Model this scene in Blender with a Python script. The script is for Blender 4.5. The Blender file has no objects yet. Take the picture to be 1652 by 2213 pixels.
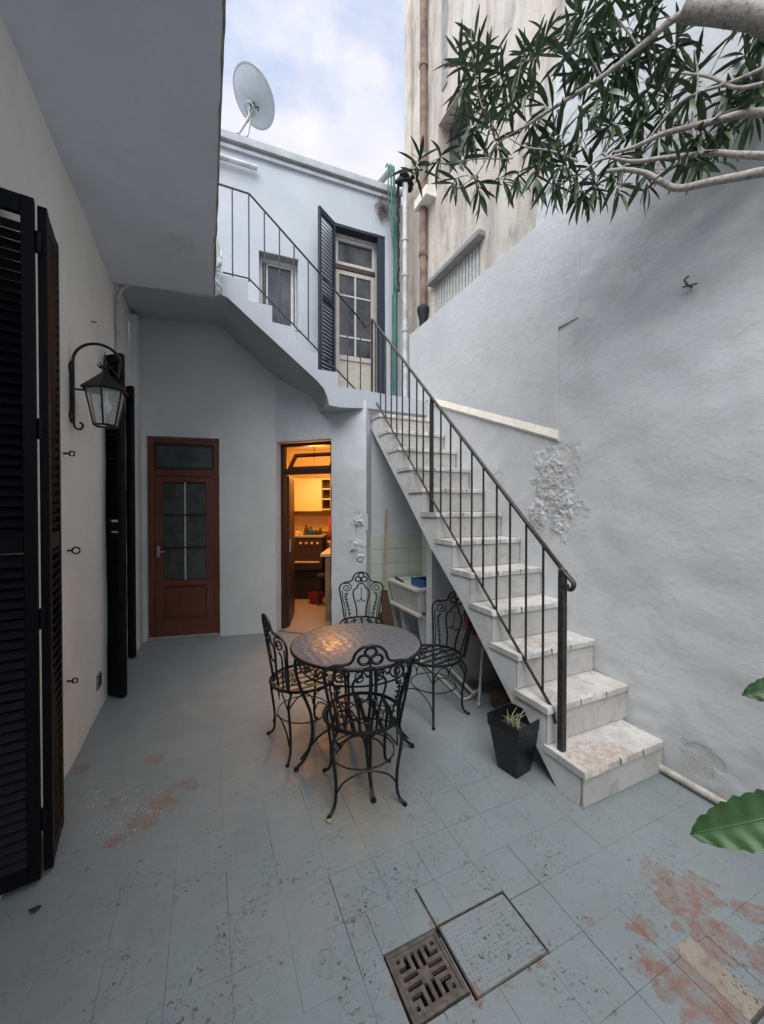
import bpy, bmesh, math, random
from mathutils import Vector, Matrix, noise
random.seed(7)
PI = math.pi
C = bpy.context.scene.collection
scene = bpy.context.scene
V = Vector
# ------------------------------------------------------------------ camera
H = 1.5
YAW = math.radians(24.5)
PIT = math.atan(9.5/831)
FW = V((math.sin(YAW)*math.cos(PIT), math.cos(YAW)*math.cos(PIT), -math.sin(PIT)))
RT = V((math.cos(YAW), -math.sin(YAW), 0))
UP = RT.cross(FW)
cam = bpy.data.cameras.new('camera')
cam.sensor_fit = 'VERTICAL'; cam.sensor_height = 36; cam.sensor_width = 26.86
cam.lens = 831/2213*36
cam.clip_start = .05; cam.clip_end = 300
co = bpy.data.objects.new('camera', cam); C.objects.link(co)
co.matrix_world = Matrix(((RT.x, UP.x, -FW.x, 0), (RT.y, UP.y, -FW.y, 0), (RT.z, UP.z, -FW.z, H), (0, 0, 0, 1)))
scene.camera = co
# ------------------------------------------------------------------ world and sun
w = bpy.data.worlds.new('World'); scene.world = w; w.use_nodes = True
nt = w.node_tree; N = nt.nodes; L = nt.links; N.clear()
out = N.new('ShaderNodeOutputWorld'); bg = N.new('ShaderNodeBackground'); L.new(bg.outputs[0], out.inputs[0])
sky = N.new('ShaderNodeTexSky'); sky.sky_type = 'NISHITA'; sky.sun_disc = False
SUN_EL = math.radians(62); SUN_AZ = math.radians(222)
sky.sun_elevation = SUN_EL; sky.sun_rotation = SUN_AZ
tc = N.new('ShaderNodeTexCoord'); mp = N.new('ShaderNodeMapping'); mp.inputs['Scale'].default_value = (1, 1, 1.7)
mp.inputs['Location'].default_value = (.31, .12, 0)
n1 = N.new('ShaderNodeTexNoise'); n1.inputs['Scale'].default_value = 3.1; n1.inputs['Detail'].default_value = 6; n1.inputs['Roughness'].default_value = .55
cr = N.new('ShaderNodeValToRGB'); cr.color_ramp.elements[0].position = .33; cr.color_ramp.elements[1].position = .56
n2 = N.new('ShaderNodeTexNoise'); n2.inputs['Scale'].default_value = 5.2; n2.inputs['Detail'].default_value = 5
cc = N.new('ShaderNodeValToRGB')
cc.color_ramp.elements[0].position = .3; cc.color_ramp.elements[0].color = (3.9, 4.3, 5.3, 1)
cc.color_ramp.elements[1].position = .7; cc.color_ramp.elements[1].color = (5.6, 5.35, 5.7, 1)
mx = N.new('ShaderNodeMix'); mx.data_type = 'RGBA'
mul = N.new('ShaderNodeMix'); mul.data_type = 'RGBA'; mul.blend_type = 'MULTIPLY'; mul.inputs[0].default_value = 1; mul.inputs[7].default_value = (2.0, 1.9, 1.7, 1)
L.new(tc.outputs['Generated'], mp.inputs[0]); L.new(mp.outputs[0], n1.inputs[0]); L.new(mp.outputs[0], n2.inputs[0])
L.new(n1.outputs[0], cr.inputs[0]); L.new(n2.outputs[0], cc.inputs[0])
L.new(sky.outputs[0], mul.inputs[6])
L.new(cr.outputs[0], mx.inputs[0]); L.new(mul.outputs[2], mx.inputs[6]); L.new(cc.outputs[0], mx.inputs[7])
L.new(mx.outputs[2], bg.inputs[0]); bg.inputs[1].default_value = .05
sd = bpy.data.lights.new('sun', 'SUN'); sd.energy = 1.5; sd.angle = math.radians(70); sd.color = (1, .97, .93)
so = bpy.data.objects.new('sun', sd); C.objects.link(so)
sdir = V((math.sin(SUN_AZ)*math.cos(SUN_EL), math.cos(SUN_AZ)*math.cos(SUN_EL), math.sin(SUN_EL)))
so.rotation_euler = sdir.to_track_quat('Z', 'Y').to_euler()
scene.view_settings.view_transform = 'Standard'; scene.view_settings.look = 'None'
scene.view_settings.exposure = 1.9; scene.view_settings.gamma = 1
scene.view_settings.use_curve_mapping = False
try:
    scene.cycles.max_bounces = 10; scene.cycles.diffuse_bounces = 5
except Exception: pass

# ------------------------------------------------------------------ projections of photo measurements onto real planes
def ray(u, v): return FW + RT*((u-826)/831) + UP*((1106.5-v)/831)
EYE = V((0, 0, H))
def on_z(u, v, z=0):
    d = ray(u, v); return EYE + d*((z-H)/d.z)
def on_x(u, v, x):
    d = ray(u, v); return EYE + d*(x/d.x)
def on_y(u, v, y):
    d = ray(u, v); return EYE + d*(y/d.y)
def at(u, v, Z): return EYE + ray(u, v)*Z
def KP(Lt, Z, z=0): return V((.41469*Z+.90996*Lt, .90996*Z-.41469*Lt, z))   # kitchen axes

# ------------------------------------------------------------------ mesh builder
ORG = {}
def smooth_by_angle(me, ang=35):
    bm = bmesh.new(); bm.from_mesh(me)
    for f in bm.faces: f.smooth = True
    for e in bm.edges:
        if len(e.link_faces) == 2 and e.calc_face_angle(0) > math.radians(ang): e.smooth = False
    bm.to_mesh(me); bm.free()
class MB:
    def __init__(s): s.v = []; s.f = []
    def add(s, vs, fs):
        o = len(s.v); s.v += [V(p) for p in vs]; s.f += [tuple(i+o for i in f) for f in fs]; return s
    def box(s, a, b, M=None):
        x0, y0, z0 = a; x1, y1, z1 = b
        vs = [V(p) for p in ((x0, y0, z0), (x1, y0, z0), (x1, y1, z0), (x0, y1, z0), (x0, y0, z1), (x1, y0, z1), (x1, y1, z1), (x0, y1, z1))]
        if M is not None: vs = [M @ p for p in vs]
        return s.add(vs, [(0, 3, 2, 1), (4, 5, 6, 7), (0, 1, 5, 4), (1, 2, 6, 5), (2, 3, 7, 6), (3, 0, 4, 7)])
    def hexa(s, p):  # 4 bottom, 4 top
        return s.add(p, [(0, 3, 2, 1), (4, 5, 6, 7), (0, 1, 5, 4), (1, 2, 6, 5), (2, 3, 7, 6), (3, 0, 4, 7)])
    def prism(s, pts, d):
        n = len(pts); d = V(d)
        vs = [V(p) for p in pts] + [V(p)+d for p in pts]
        return s.add(vs, [tuple(range(n))[::-1], tuple(range(n, 2*n))] + [(i, (i+1) % n, n+(i+1) % n, n+i) for i in range(n)])
    def tube(s, pts, r, k=6, closed=False, flat=None):
        pts = [V(p) for p in pts]; n = len(pts)
        if n < 2: return s
        rr = r if isinstance(r, (list, tuple)) else [r]*n
        vs = []; pa = None
        for i in range(n):
            if closed: t = pts[(i+1) % n]-pts[i-1]
            else: t = pts[min(i+1, n-1)]-pts[max(i-1, 0)]
            if t.length < 1e-9: t = V((0, 0, 1))
            t.normalize()
            if pa is None: pa = t.orthogonal().normalized() if flat is None else (V(flat)-t*V(flat).dot(t)).normalized()
            pa = (pa - t*pa.dot(t))
            if pa.length < 1e-6: pa = t.orthogonal()
            pa.normalize(); pb = t.cross(pa)
            for j in range(k):
                a = 2*PI*j/k
                vs.append(pts[i] + (pa*math.cos(a)+pb*math.sin(a))*rr[i])
        fs = []
        m = n if closed else n-1
        for i in range(m):
            for j in range(k):
                a = i*k+j; b = i*k+(j+1) % k; c = ((i+1) % n)*k+(j+1) % k; d = ((i+1) % n)*k+j
                fs.append((a, b, c, d))
        if not closed: fs += [tuple(range(k))[::-1], tuple(range((n-1)*k, n*k))]
        return s.add(vs, fs)
    def lathe(s, c, prof, k=24, axis=V((0, 0, 1))):
        q = V((0, 0, 1)).rotation_difference(axis); c = V(c); n = len(prof)
        vs = [c + q @ V((r*math.cos(2*PI*j/k), r*math.sin(2*PI*j/k), z)) for r, z in prof for j in range(k)]
        fs = [(i*k+j, i*k+(j+1) % k, (i+1)*k+(j+1) % k, (i+1)*k+j) for i in range(n-1) for j in range(k)]
        fs += [tuple(range(k))[::-1], tuple(range((n-1)*k, n*k))]
        return s.add(vs, fs)
    def build(s, name, mat, parent=None, smooth=None, bev=0, local=False, merge=False):
        off = V((0, 0, 0)) if local else ORG.get(parent.name if parent else None, V((0, 0, 0)))
        me = bpy.data.meshes.new(name)
        me.from_pydata([tuple(p-off) for p in s.v], [], s.f)
        me.materials.append(mat)
        bm = bmesh.new(); bm.from_mesh(me)
        if merge: bmesh.ops.remove_doubles(bm, verts=bm.verts, dist=1e-5)
        bmesh.ops.recalc_face_normals(bm, faces=bm.faces)
        if bev: bmesh.ops.bevel(bm, geom=[e for e in bm.edges], offset=bev, segments=1 if bev < .004 else 2, affect='EDGES', profile=.6)
        bm.to_mesh(me); bm.free()
        o = bpy.data.objects.new(name, me); C.objects.link(o)
        if parent: o.parent = parent
        ORG[o.name] = off
        if smooth: smooth_by_angle(me, smooth)
        return o
def tag(o, label=None, cat=None, group=None, kind=None):
    if label: o['label'] = label
    if cat: o['category'] = cat
    if group: o['group'] = group
    if kind: o['kind'] = kind
    return o
def thing(name, label, cat, loc=(0, 0, 0), group=None):
    o = bpy.data.objects.new(name, None); C.objects.link(o); o.location = loc; o.empty_display_size = .1
    ORG[o.name] = V(loc); return tag(o, label, cat, group)
def dup(o, parent=None):
    c = o.copy(); C.objects.link(c); c.parent = parent
    for ch in list(o.children): dup(ch, c)
    return c
def arc(c, r, a0, a1, n=10, ax=V((1, 0, 0)), ay=V((0, 0, 1)), r1=None):
    c = V(c); res = []
    for i in range(n+1):
        t = i/n; a = math.radians(a0+(a1-a0)*t); R = r+((r1 if r1 is not None else r)-r)*t
        res.append(c+ax*math.cos(a)*R+ay*math.sin(a)*R)
    return res
def spline(pts, n=5):
    pts = [V(p) for p in pts]; P = [pts[0]*2-pts[1]]+pts+[pts[-1]*2-pts[-2]]; res = []
    for i in range(1, len(P)-2):
        for k in range(n):
            t = k/n
            res.append(.5*((2*P[i])+(P[i+1]-P[i-1])*t+(2*P[i-1]-5*P[i]+4*P[i+1]-P[i+2])*t*t+(-P[i-1]+3*P[i]-3*P[i+1]+P[i+2])*t**3))
    res.append(pts[-1]); return res

# ------------------------------------------------------------------ materials
def new_mat(name):
    m = bpy.data.materials.new(name); m.use_nodes = True
    return m, m.node_tree.nodes, m.node_tree.links, m.node_tree.nodes['Principled BSDF']
def mixc(N, L, f, a, b, blend='MIX'):
    x = N.new('ShaderNodeMix'); x.data_type = 'RGBA'; x.blend_type = blend
    if isinstance(f, (int, float)): x.inputs[0].default_value = f
    else: L.new(f, x.inputs[0])
    for s, i in ((a, 6), (b, 7)):
        if isinstance(s, (tuple, list)): x.inputs[i].default_value = (*s, 1)[:4]
        else: L.new(s, x.inputs[i])
    return x.outputs[2]
def nz(N, L, vec, sc, det=4, rough=.55, lo=.4, hi=.6, dist=0, stretch=None):
    t = N.new('ShaderNodeTexNoise'); t.inputs['Scale'].default_value = sc; t.inputs['Detail'].default_value = det
    t.inputs['Roughness'].default_value = rough; t.inputs['Distortion'].default_value = dist
    if stretch:
        m = N.new('ShaderNodeMapping'); m.inputs['Scale'].default_value = stretch; L.new(vec, m.inputs[0]); vec = m.outputs[0]
    L.new(vec, t.inputs[0])
    r = N.new('ShaderNodeMapRange'); r.inputs[1].default_value = lo; r.inputs[2].default_value = hi; L.new(t.outputs[0], r.inputs[0])
    return r.outputs[0], t.outputs[0]
def mth(N, L, op, a, b=None, clamp=False):
    m = N.new('ShaderNodeMath'); m.operation = op; m.use_clamp = clamp
    for i, s in enumerate((a, b)):
        if s is None: continue
        if isinstance(s, (int, float)): m.inputs[i].default_value = s
        else: L.new(s, m.inputs[i])
    return m.outputs[0]
def pos(N):
    g = N.new('ShaderNodeNewGeometry'); return g.outputs['Position']
def bump(N, L, B, hs, dist=.004, st=1):
    b = N.new('ShaderNodeBump'); b.inputs['Distance'].default_value = dist; b.inputs['Strength'].default_value = st
    L.new(hs, b.inputs['Height']); L.new(b.outputs[0], B.inputs['Normal'])
def spots(N, L, P, lst, nscale=9, namt=.55, seed=0):
    """0..1 mask: ragged worn patches at the places in lst (x,y,z,r)"""
    tot = None
    for (x, y, z, r) in lst:
        d = N.new('ShaderNodeVectorMath'); d.operation = 'DISTANCE'; L.new(P, d.inputs[0]); d.inputs[1].default_value = (x, y, z)
        k = mth(N, L, 'SUBTRACT', 1, mth(N, L, 'DIVIDE', d.outputs['Value'], r))
        tot = k if tot is None else mth(N, L, 'MAXIMUM', tot, k)
    t = N.new('ShaderNodeTexNoise'); t.inputs['Scale'].default_value = nscale; t.inputs['Detail'].default_value = 8; t.inputs['Roughness'].default_value = .65
    L.new(P, t.inputs[0])
    s = mth(N, L, 'ADD', tot, mth(N, L, 'MULTIPLY', mth(N, L, 'SUBTRACT', t.outputs[0], .5), namt*4))
    r = N.new('ShaderNodeMapRange'); r.inputs[1].default_value = .25; r.inputs[2].default_value = .42; L.new(s, r.inputs[0])
    return r.outputs[0]
def plaster(name, base, dirt, grime=.35, rel=1.0, patches=None, crack=.5):
    m, N, L, B = new_mat(name); P = pos(N)
    a, ar = nz(N, L, P, 1.3, 5, .6, .35, .7)
    col = mixc(N, L, a, base, [c*.86 for c in base])
    b, br = nz(N, L, P, 5, 8, .7, .5, .8, 1.2)
    col = mixc(N, L, mth(N, L, 'MULTIPLY', b, grime), col, dirt)
    c, crw = nz(N, L, P, 38, 6, .7, .64, .74)
    col = mixc(N, L, mth(N, L, 'MULTIPLY', c, .6*grime+.1), col, [x*.6 for x in dirt])
    st_, _ = nz(N, L, P, 4.5, 6, .65, .52, .75, .6, (2.4, 2.4, .3))
    col = mixc(N, L, mth(N, L, 'MULTIPLY', st_, .3*grime+.05), col, dirt)
    dn_ = N.new('ShaderNodeTexNoise'); dn_.inputs['Scale'].default_value = 3.5; dn_.inputs['Detail'].default_value = 6; L.new(P, dn_.inputs[0])
    va = N.new('ShaderNodeVectorMath'); va.operation = 'MULTIPLY_ADD'; L.new(dn_.outputs['Color'], va.inputs[0]); va.inputs[1].default_value = (.5, .5, .5); L.new(P, va.inputs[2])
    vc_ = N.new('ShaderNodeTexVoronoi'); vc_.feature = 'DISTANCE_TO_EDGE'; vc_.inputs['Scale'].default_value = 1.5; L.new(va.outputs[0], vc_.inputs[0])
    ckr = N.new('ShaderNodeMapRange'); ckr.inputs[1].default_value = .007; ckr.inputs[2].default_value = .001; L.new(vc_.outputs['Distance'], ckr.inputs[0])
    ckm = mth(N, L, 'MULTIPLY', ckr.outputs[0], mth(N, L, 'MULTIPLY', nz(N, L, P, 1.7, 3, .5, .54, .66)[0], crack))
    col = mixc(N, L, mth(N, L, 'MULTIPLY', ckm, .45), col, [x*.5 for x in dirt])
    h1 = nz(N, L, P, 7, 6, .6)[1]; h2 = nz(N, L, P, 28, 6, .6, dist=.6)[1]; h3 = nz(N, L, P, 110, 3)[1]
    h0 = nz(N, L, P, 4.5, 4, .5, dist=1.5, stretch=(1, 1, 1.3))[1]
    h = mth(N, L, 'ADD', mth(N, L, 'MULTIPLY', h1, 1.5), mth(N, L, 'ADD', mth(N, L, 'MULTIPLY', h2, .5), mth(N, L, 'MULTIPLY', h3, .13)))
    h = mth(N, L, 'ADD', h, mth(N, L, 'MULTIPLY', h0, .5))
    if patches:
        pm = spots(N, L, P, patches, 11, .42)
        f1 = nz(N, L, P, 17, 8, .75, dist=.8)[1]
        ve = N.new('ShaderNodeTexVoronoi'); ve.inputs['Scale'].default_value = 34; L.new(P, ve.inputs[0])
        h = mth(N, L, 'SUBTRACT', h, mth(N, L, 'MULTIPLY', pm, mth(N, L, 'MULTIPLY', f1, 4.5)))
        col = mixc(N, L, mth(N, L, 'MULTIPLY', pm, nz(N, L, P, 30, 6, .7, .5, .62)[0]), col, (.50, .47, .42))
    L.new(col, B.inputs['Base Color']); B.inputs['Roughness'].default_value = .75
    h = mth(N, L, 'SUBTRACT', h, mth(N, L, 'MULTIPLY', ckm, .25))
    bump(N, L, B, h, .006*rel, .55)
    return m
def simple(name, col, rough=.5, metal=0, var=.15, nscale=20, bmp=0, spec=.5, col2=None, lo=.4, hi=.65):
    m, N, L, B = new_mat(name); P = pos(N)
    a, ar = nz(N, L, P, nscale, 5, .6, lo, hi)
    L.new(mixc(N, L, a, col, col2 if col2 else [c*(1-var) for c in col]), B.inputs['Base Color'])
    B.inputs['Roughness'].default_value = rough; B.inputs['Metallic'].default_value = metal
    B.inputs['Specular IOR Level'].default_value = spec
    if bmp: bump(N, L, B, ar, bmp, .8)
    return m
WH = (.60, .62, .64)
M = {}
M['wall_r'] = plaster('plaster_boundary', (.565, .585, .605), (.40, .39, .37), .32, 1.2,
                      [(2.38, 2.10, 1.66, .27), (2.38, 2.03, 1.84, .2), (2.38, 2.22, 1.35, .2), (2.38, 1.9, 1.45, .12), (2.38, 2.75, 1.72, .14), (2.38, 1.15, .16, .13)])
M['wall_hi'] = plaster('plaster_tall', (.58, .61, .59), (.45, .47, .44), .25, .8)
M['wall_l'] = plaster('plaster_left', (.75, .745, .70), (.46, .43, .36), .22, .45)
M['wall_d'] = plaster('plaster_door', (.63, .65, .64), (.42, .42, .39), .25, .6)
M['wall_k'] = plaster('plaster_pier', (.62, .65, .68), (.42, .41, .40), .3, .9, [(1.50, 4.0, 1.25, .14), (1.47, 4.04, 1.08, .1), (1.54, 3.98, .98, .13), (1.53, 3.98, 1.38, .1)])
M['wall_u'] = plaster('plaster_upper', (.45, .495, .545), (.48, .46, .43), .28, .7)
M['stair'] = plaster('stair_paint', (.66, .68, .70), (.36, .33, .30), .75, 1.1)
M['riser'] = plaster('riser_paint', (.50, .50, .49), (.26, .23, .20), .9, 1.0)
M['ceil'] = plaster('gallery_soffit', (.70, .75, .84), (.40, .42, .44), .2, .6, [(-.16, 3.2, 3.43, .14)], crack=.08)
M['edge'] = simple('slab_edge_bare', (.30, .25, .21), .9, var=.5, nscale=9, bmp=.006)
M['cream'] = simple('cream_ledge', (.78, .75, .66), .7, var=.15, nscale=12, bmp=.004)
M['iron'] = simple('black_wrought_iron', (.014, .014, .016), .42, .3, .4, 60, .0008)
M['rail'] = simple('rail_paint', (.022, .024, .026), .5, .2, .5, 40, .001, col2=(.06, .05, .045))
M['shut'] = simple('black_shutter_paint', (.0035, .0035, .006), .55, 0, .4, 30, .0008, spec=.2)
M['navy'] = simple('navy_shutter_paint', (.022, .030, .050), .55, 0, .3, 30, .001, spec=.3)
M['wood'] = None
M['glassd'] = simple('curtained_dark_glass', (.075, .085, .08), .3, 0, .4, 6, 0, .5)
M['glassu'] = simple('upper_window_glass', (.028, .032, .042), .07, 0, .5, 4, 0, .8, col2=(.07, .075, .085))
M['winw'] = simple('white_joinery', (.52, .52, .50), .5, 0, .18, 20, .001)
M['doorw'] = simple('cream_door_paint', (.46, .43, .385), .55, 0, .15, 14, .001)
M['grayc'] = simple('grey_reveal', (.28, .275, .27), .8, 0, .25, 9, .003)
M['green'] = simple('green_hose', (.03, .135, .095), .5, 0, .35, 12, .001)
M['whitep'] = simple('white_pipe', (.50, .54, .58), .5, 0, .25, 8, .001, col2=(.34, .34, .34))
M['brownp'] = simple('rusty_downpipe', (.24, .17, .13), .85, 0, .5, 7, .004, col2=(.10, .075, .065))
M['black'] = simple('black_matter', (.012, .013, .017), .8, 0, .4, 20, .004)
M['grate'] = simple('cast_iron_grate', (.075, .068, .062), .7, .2, .5, 40, .002, col2=(.15, .12, .10))
M['pit'] = simple('drain_pit', (.006, .006, .006), .9)
M['pot'] = simple('black_plastic_pot', (.008, .009, .011), .38, 0, .3, 12, .0006)
M['soil'] = simple('dry_soil', (.05, .04, .03), 1, 0, .5, 60, .01)
M['straw'] = simple('dry_stalk', (.26, .25, .16), .8, 0, .4, 30)
M['bark'] = simple('pale_bark', (.34, .31, .29), .85, 0, .5, 55, .006, col2=(.16, .15, .14), lo=.45, hi=.7)
M['bark2'] = simple('twig_bark', (.22, .20, .18), .85, 0, .5, 60, .003)
M['ceramic'] = simple('sink_enamel', (.60, .59, .55), .25, 0, .12, 8, .001)
M['mint'] = simple('mint_wall_tile', (.58, .64, .57), .25, 0, .1, 3, 0)
M['blue'] = simple('blue_plastic', (.01, .09, .28), .35)
M['red'] = simple('red_plastic', (.22, .008, .015), .4)
M['tank'] = simple('grey_drum', (.20, .19, .185), .55, 0, .2, 8)
M['chrome'] = simple('painted_tube', (.55, .53, .5), .4, .2, .3, 30)
M['stick'] = simple('broom_stick', (.36, .27, .17), .6, 0, .3, 10)
M['bristle'] = simple('broom_bristle', (.11, .06, .035), .9, 0, .5, 60)
M['dish'] = simple('dish_paint', (.42, .47, .50), .5, 0, .12, 5)
M['dishm'] = simple('dish_metal', (.45, .46, .48), .45, .3, .2, 30)
M['pvc'] = simple('floor_pipe', (.50, .47, .42), .6, 0, .4, 20, .002)
M['bulb'] = simple('lamp_bulb', (.75, .78, .8), .15)
M['roofe'] = simple('cornice_paint', (.40, .43, .46), .8, 0, .2, 9, .003)
M['grout'] = simple('grout_bed', (.15, .165, .165), .95, 0, .4, 6, .004, col2=(.05, .045, .04), lo=.4, hi=.6)
M['wtile'] = simple('white_enamel', (.6, .55, .45), .35)
M['cab'] = simple('kitchen_cabinet', (.72, .58, .40), .4, 0, .05)
M['dark'] = simple('kitchen_dark_unit', (.05, .035, .03), .5)
M['kwall'] = simple('kitchen_wall', (.55, .45, .30), .8)
M['kfloor'] = simple('kitchen_floor_tile', (.34, .27, .21), .4, 0, .15, 3)
M['orange'] = simple('orange_kitchen_bottle', (.55, .09, .03), .4)
# glass pane material for the lantern
def glassmat():
    m, N, L, B = new_mat('clear_lantern_glass')
    B.inputs['Base Color'].default_value = (.8, .82, .8, 1); B.inputs['Roughness'].default_value = .05
    B.inputs['Alpha'].default_value = .22
    return m
M['clear'] = glassmat()
def woodmat(name, c1, c2, rough=.45):
    m, N, L, B = new_mat(name); P = pos(N)
    a, ar = nz(N, L, P, 9, 6, .65, .35, .7, 1.5, (6, 6, .6))
    b, br = nz(N, L, P, 2.5, 3, .5, .4, .7)
    L.new(mixc(N, L, mth(N, L, 'MULTIPLY', b, .4), mixc(N, L, a, c1, c2), [x*.5 for x in c2]), B.inputs['Base Color'])
    B.inputs['Roughness'].default_value = rough; bump(N, L, B, ar, .0015, .6); return m
M['wood'] = woodmat('varnished_red_wood', (.18, .060, .034), (.10, .032, .02))
M['woodd'] = woodmat('dark_door_wood', (.060, .026, .018), (.03, .014, .011))
# beige weathered facade
def beige():
    m, N, L, B = new_mat('weathered_beige_render'); P = pos(N)
    a, _ = nz(N, L, P, 1.1, 6, .6, .35, .65, .6)
    col = mixc(N, L, a, (.61, .57, .50), (.50, .44, .385))
    s, _ = nz(N, L, P, 3.2, 7, .65, .46, .68, .8, (2.2, 2.2, .33))
    col = mixc(N, L, mth(N, L, 'MULTIPLY', s, .9), col, (.27, .25, .235))
    s2, _ = nz(N, L, P, 9, 6, .7, .55, .7, .5, (1.5, 1.5, .22))
    col = mixc(N, L, mth(N, L, 'MULTIPLY', s2, .5), col, (.17, .15, .14))
    g, _ = nz(N, L, P, 2, 5, .6, .5, .75)
    col = mixc(N, L, mth(N, L, 'MULTIPLY', g, .5), col, (.62, .63, .60))
    L.new(col, B.inputs['Base Color']); B.inputs['Roughness'].default_value = .9
    bump(N, L, B, nz(N, L, P, 16, 8, .7)[1], .012, .7); return m
M['beige'] = beige()
# painted floor
RED = [(-.10, 2.32, 0, .08), (-.20, 2.20, 0, .09), (-.29, 2.12, 0, .09), (-.38, 2.06, 0, .06), (-.45, 2.33, 0, .05), (-.66, 2.70, 0, .06), (-.30, 2.64, 0, .07), (-.24, 2.26, 0, .10), (1.635, 1.89, 0, .06), (.99, .935, 0, .03), (.74, .945, 0, .04), (.86, .93, 0, .03), (1.258, .94, 0, .03), (.735, 1.165, 0, .03), (.53, 1.05, 0, .03), (1.67, .957, 0, .08), (1.0, .915, 0, .02)]
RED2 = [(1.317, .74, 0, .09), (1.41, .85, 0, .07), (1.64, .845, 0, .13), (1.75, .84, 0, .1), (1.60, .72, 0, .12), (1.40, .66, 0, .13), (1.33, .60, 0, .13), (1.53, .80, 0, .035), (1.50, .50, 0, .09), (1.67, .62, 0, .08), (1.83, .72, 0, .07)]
def floormat(name, base=(.215, .248, .258), worn=(.215, .082, .052)):
    m, N, L, B = new_mat(name); P = pos(N)
    a, _ = nz(N, L, P, 1.6, 5, .6, .3, .7)
    col = mixc(N, L, a, base, (base[0]*.86, base[1]*.88, base[2]*.9))
    a2, _ = nz(N, L, P, 6, 6, .65, .45, .75, .8)
    col = mixc(N, L, mth(N, L, 'MULTIPLY', a2, .4), col, (.17, .175, .165))
    a3, _ = nz(N, L, P, 30, 7, .75, .5, .7)
    col = mixc(N, L, mth(N, L, 'MULTIPLY', a3, .25), col, (.12, .12, .11))
    a4, _ = nz(N, L, P, 14, 7, .75, .60, .72)
    col = mixc(N, L, mth(N, L, 'MULTIPLY', a4, .3), col, (.34, .36, .35))
    # scuffs and dark specks, thicker towards the drain corner
    zone = N.new('ShaderNodeVectorMath'); zone.operation = 'DISTANCE'; L.new(P, zone.inputs[0]); zone.inputs[1].default_value = (.5, .95, 0)
    zz = N.new('ShaderNodeMapRange'); zz.inputs[1].default_value = 1.7; zz.inputs[2].default_value = .1; zz.inputs[3].default_value = .05; L.new(zone.outputs['Value'], zz.inputs[0])
    sp, _ = nz(N, L, P, 62, 6, .75, .575, .625, .8)
    sz, _ = nz(N, L, P, 5.5, 3, .5, .42, .6)
    spm = mth(N, L, 'MULTIPLY', mth(N, L, 'MULTIPLY', sp, sz), mth(N, L, 'ADD', zz.outputs[0], .45), True)
    col = mixc(N, L, spm, col, (.055, .045, .038))
    tn, _ = nz(N, L, P, 20, 7, .75, .625, .67, 2.5, (1, 3.0, 1))
    col = mixc(N, L, mth(N, L, 'MULTIPLY', tn, .55), col, (.08, .07, .062))
    # terracotta where the paint has gone, plus a brown patch at the right edge
    pm = mth(N, L, 'MULTIPLY', spots(N, L, P, RED, 13, .62), .75)
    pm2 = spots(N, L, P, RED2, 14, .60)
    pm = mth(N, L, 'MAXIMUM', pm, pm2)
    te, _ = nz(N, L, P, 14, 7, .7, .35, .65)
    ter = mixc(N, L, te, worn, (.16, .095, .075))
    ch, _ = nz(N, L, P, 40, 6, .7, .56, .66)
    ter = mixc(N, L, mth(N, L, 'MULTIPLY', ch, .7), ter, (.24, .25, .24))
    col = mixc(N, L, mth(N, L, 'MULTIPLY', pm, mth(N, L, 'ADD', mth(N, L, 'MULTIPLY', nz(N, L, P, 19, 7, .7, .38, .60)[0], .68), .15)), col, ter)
    # white crumbs of old plaster by the left wall
    wm = spots(N, L, P, [(-.33, 2.22, 0, .22), (-.45, 2.42, 0, .2)], 30, .5)
    w2, _ = nz(N, L, P, 60, 5, .7, .58, .63, 1.5)
    col = mixc(N, L, mth(N, L, 'MULTIPLY', wm, w2), col, (.5, .48, .42))
    # beige stain behind the front chair
    st = N.new('ShaderNodeVectorMath'); st.operation = 'DISTANCE'; L.new(P, st.inputs[0]); st.inputs[1].default_value = (.68, 1.78, 0)
    sr = N.new('ShaderNodeMapRange'); sr.inputs[1].default_value = .28; sr.inputs[2].default_value = .08; L.new(st.outputs['Value'], sr.inputs[0])
    col = mixc(N, L, mth(N, L, 'MULTIPLY', sr.outputs[0], .45), col, (.24, .22, .16))
    L.new(col, B.inputs['Base Color'])
    r, _ = nz(N, L, P, 5, 5, .6, .3, .7)
    rr = N.new('ShaderNodeMapRange'); rr.inputs[3].default_value = .36; rr.inputs[4].default_value = .6; L.new(r, rr.inputs[0])
    L.new(mth(N, L, 'ADD', rr.outputs[0], mth(N, L, 'MULTIPLY', pm, .3)), B.inputs['Roughness'])
    h = mth(N, L, 'ADD', mth(N, L, 'MULTIPLY', nz(N, L, P, 8, 5)[1], 1.0), mth(N, L, 'MULTIPLY', nz(N, L, P, 60, 5, .7)[1], .22))
    h = mth(N, L, 'SUBTRACT', h, mth(N, L, 'MULTIPLY', pm, .5)); h = mth(N, L, 'SUBTRACT', h, mth(N, L, 'MULTIPLY', spm, .3))
    bump(N, L, B, h, .004, .7); return m
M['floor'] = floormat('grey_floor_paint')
M['floorred'] = floormat('bare_terracotta', (.25, .13, .10))
M['floorbeige'] = floormat('bare_cement_piece', (.30, .27, .23), (.33, .28, .23))
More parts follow.
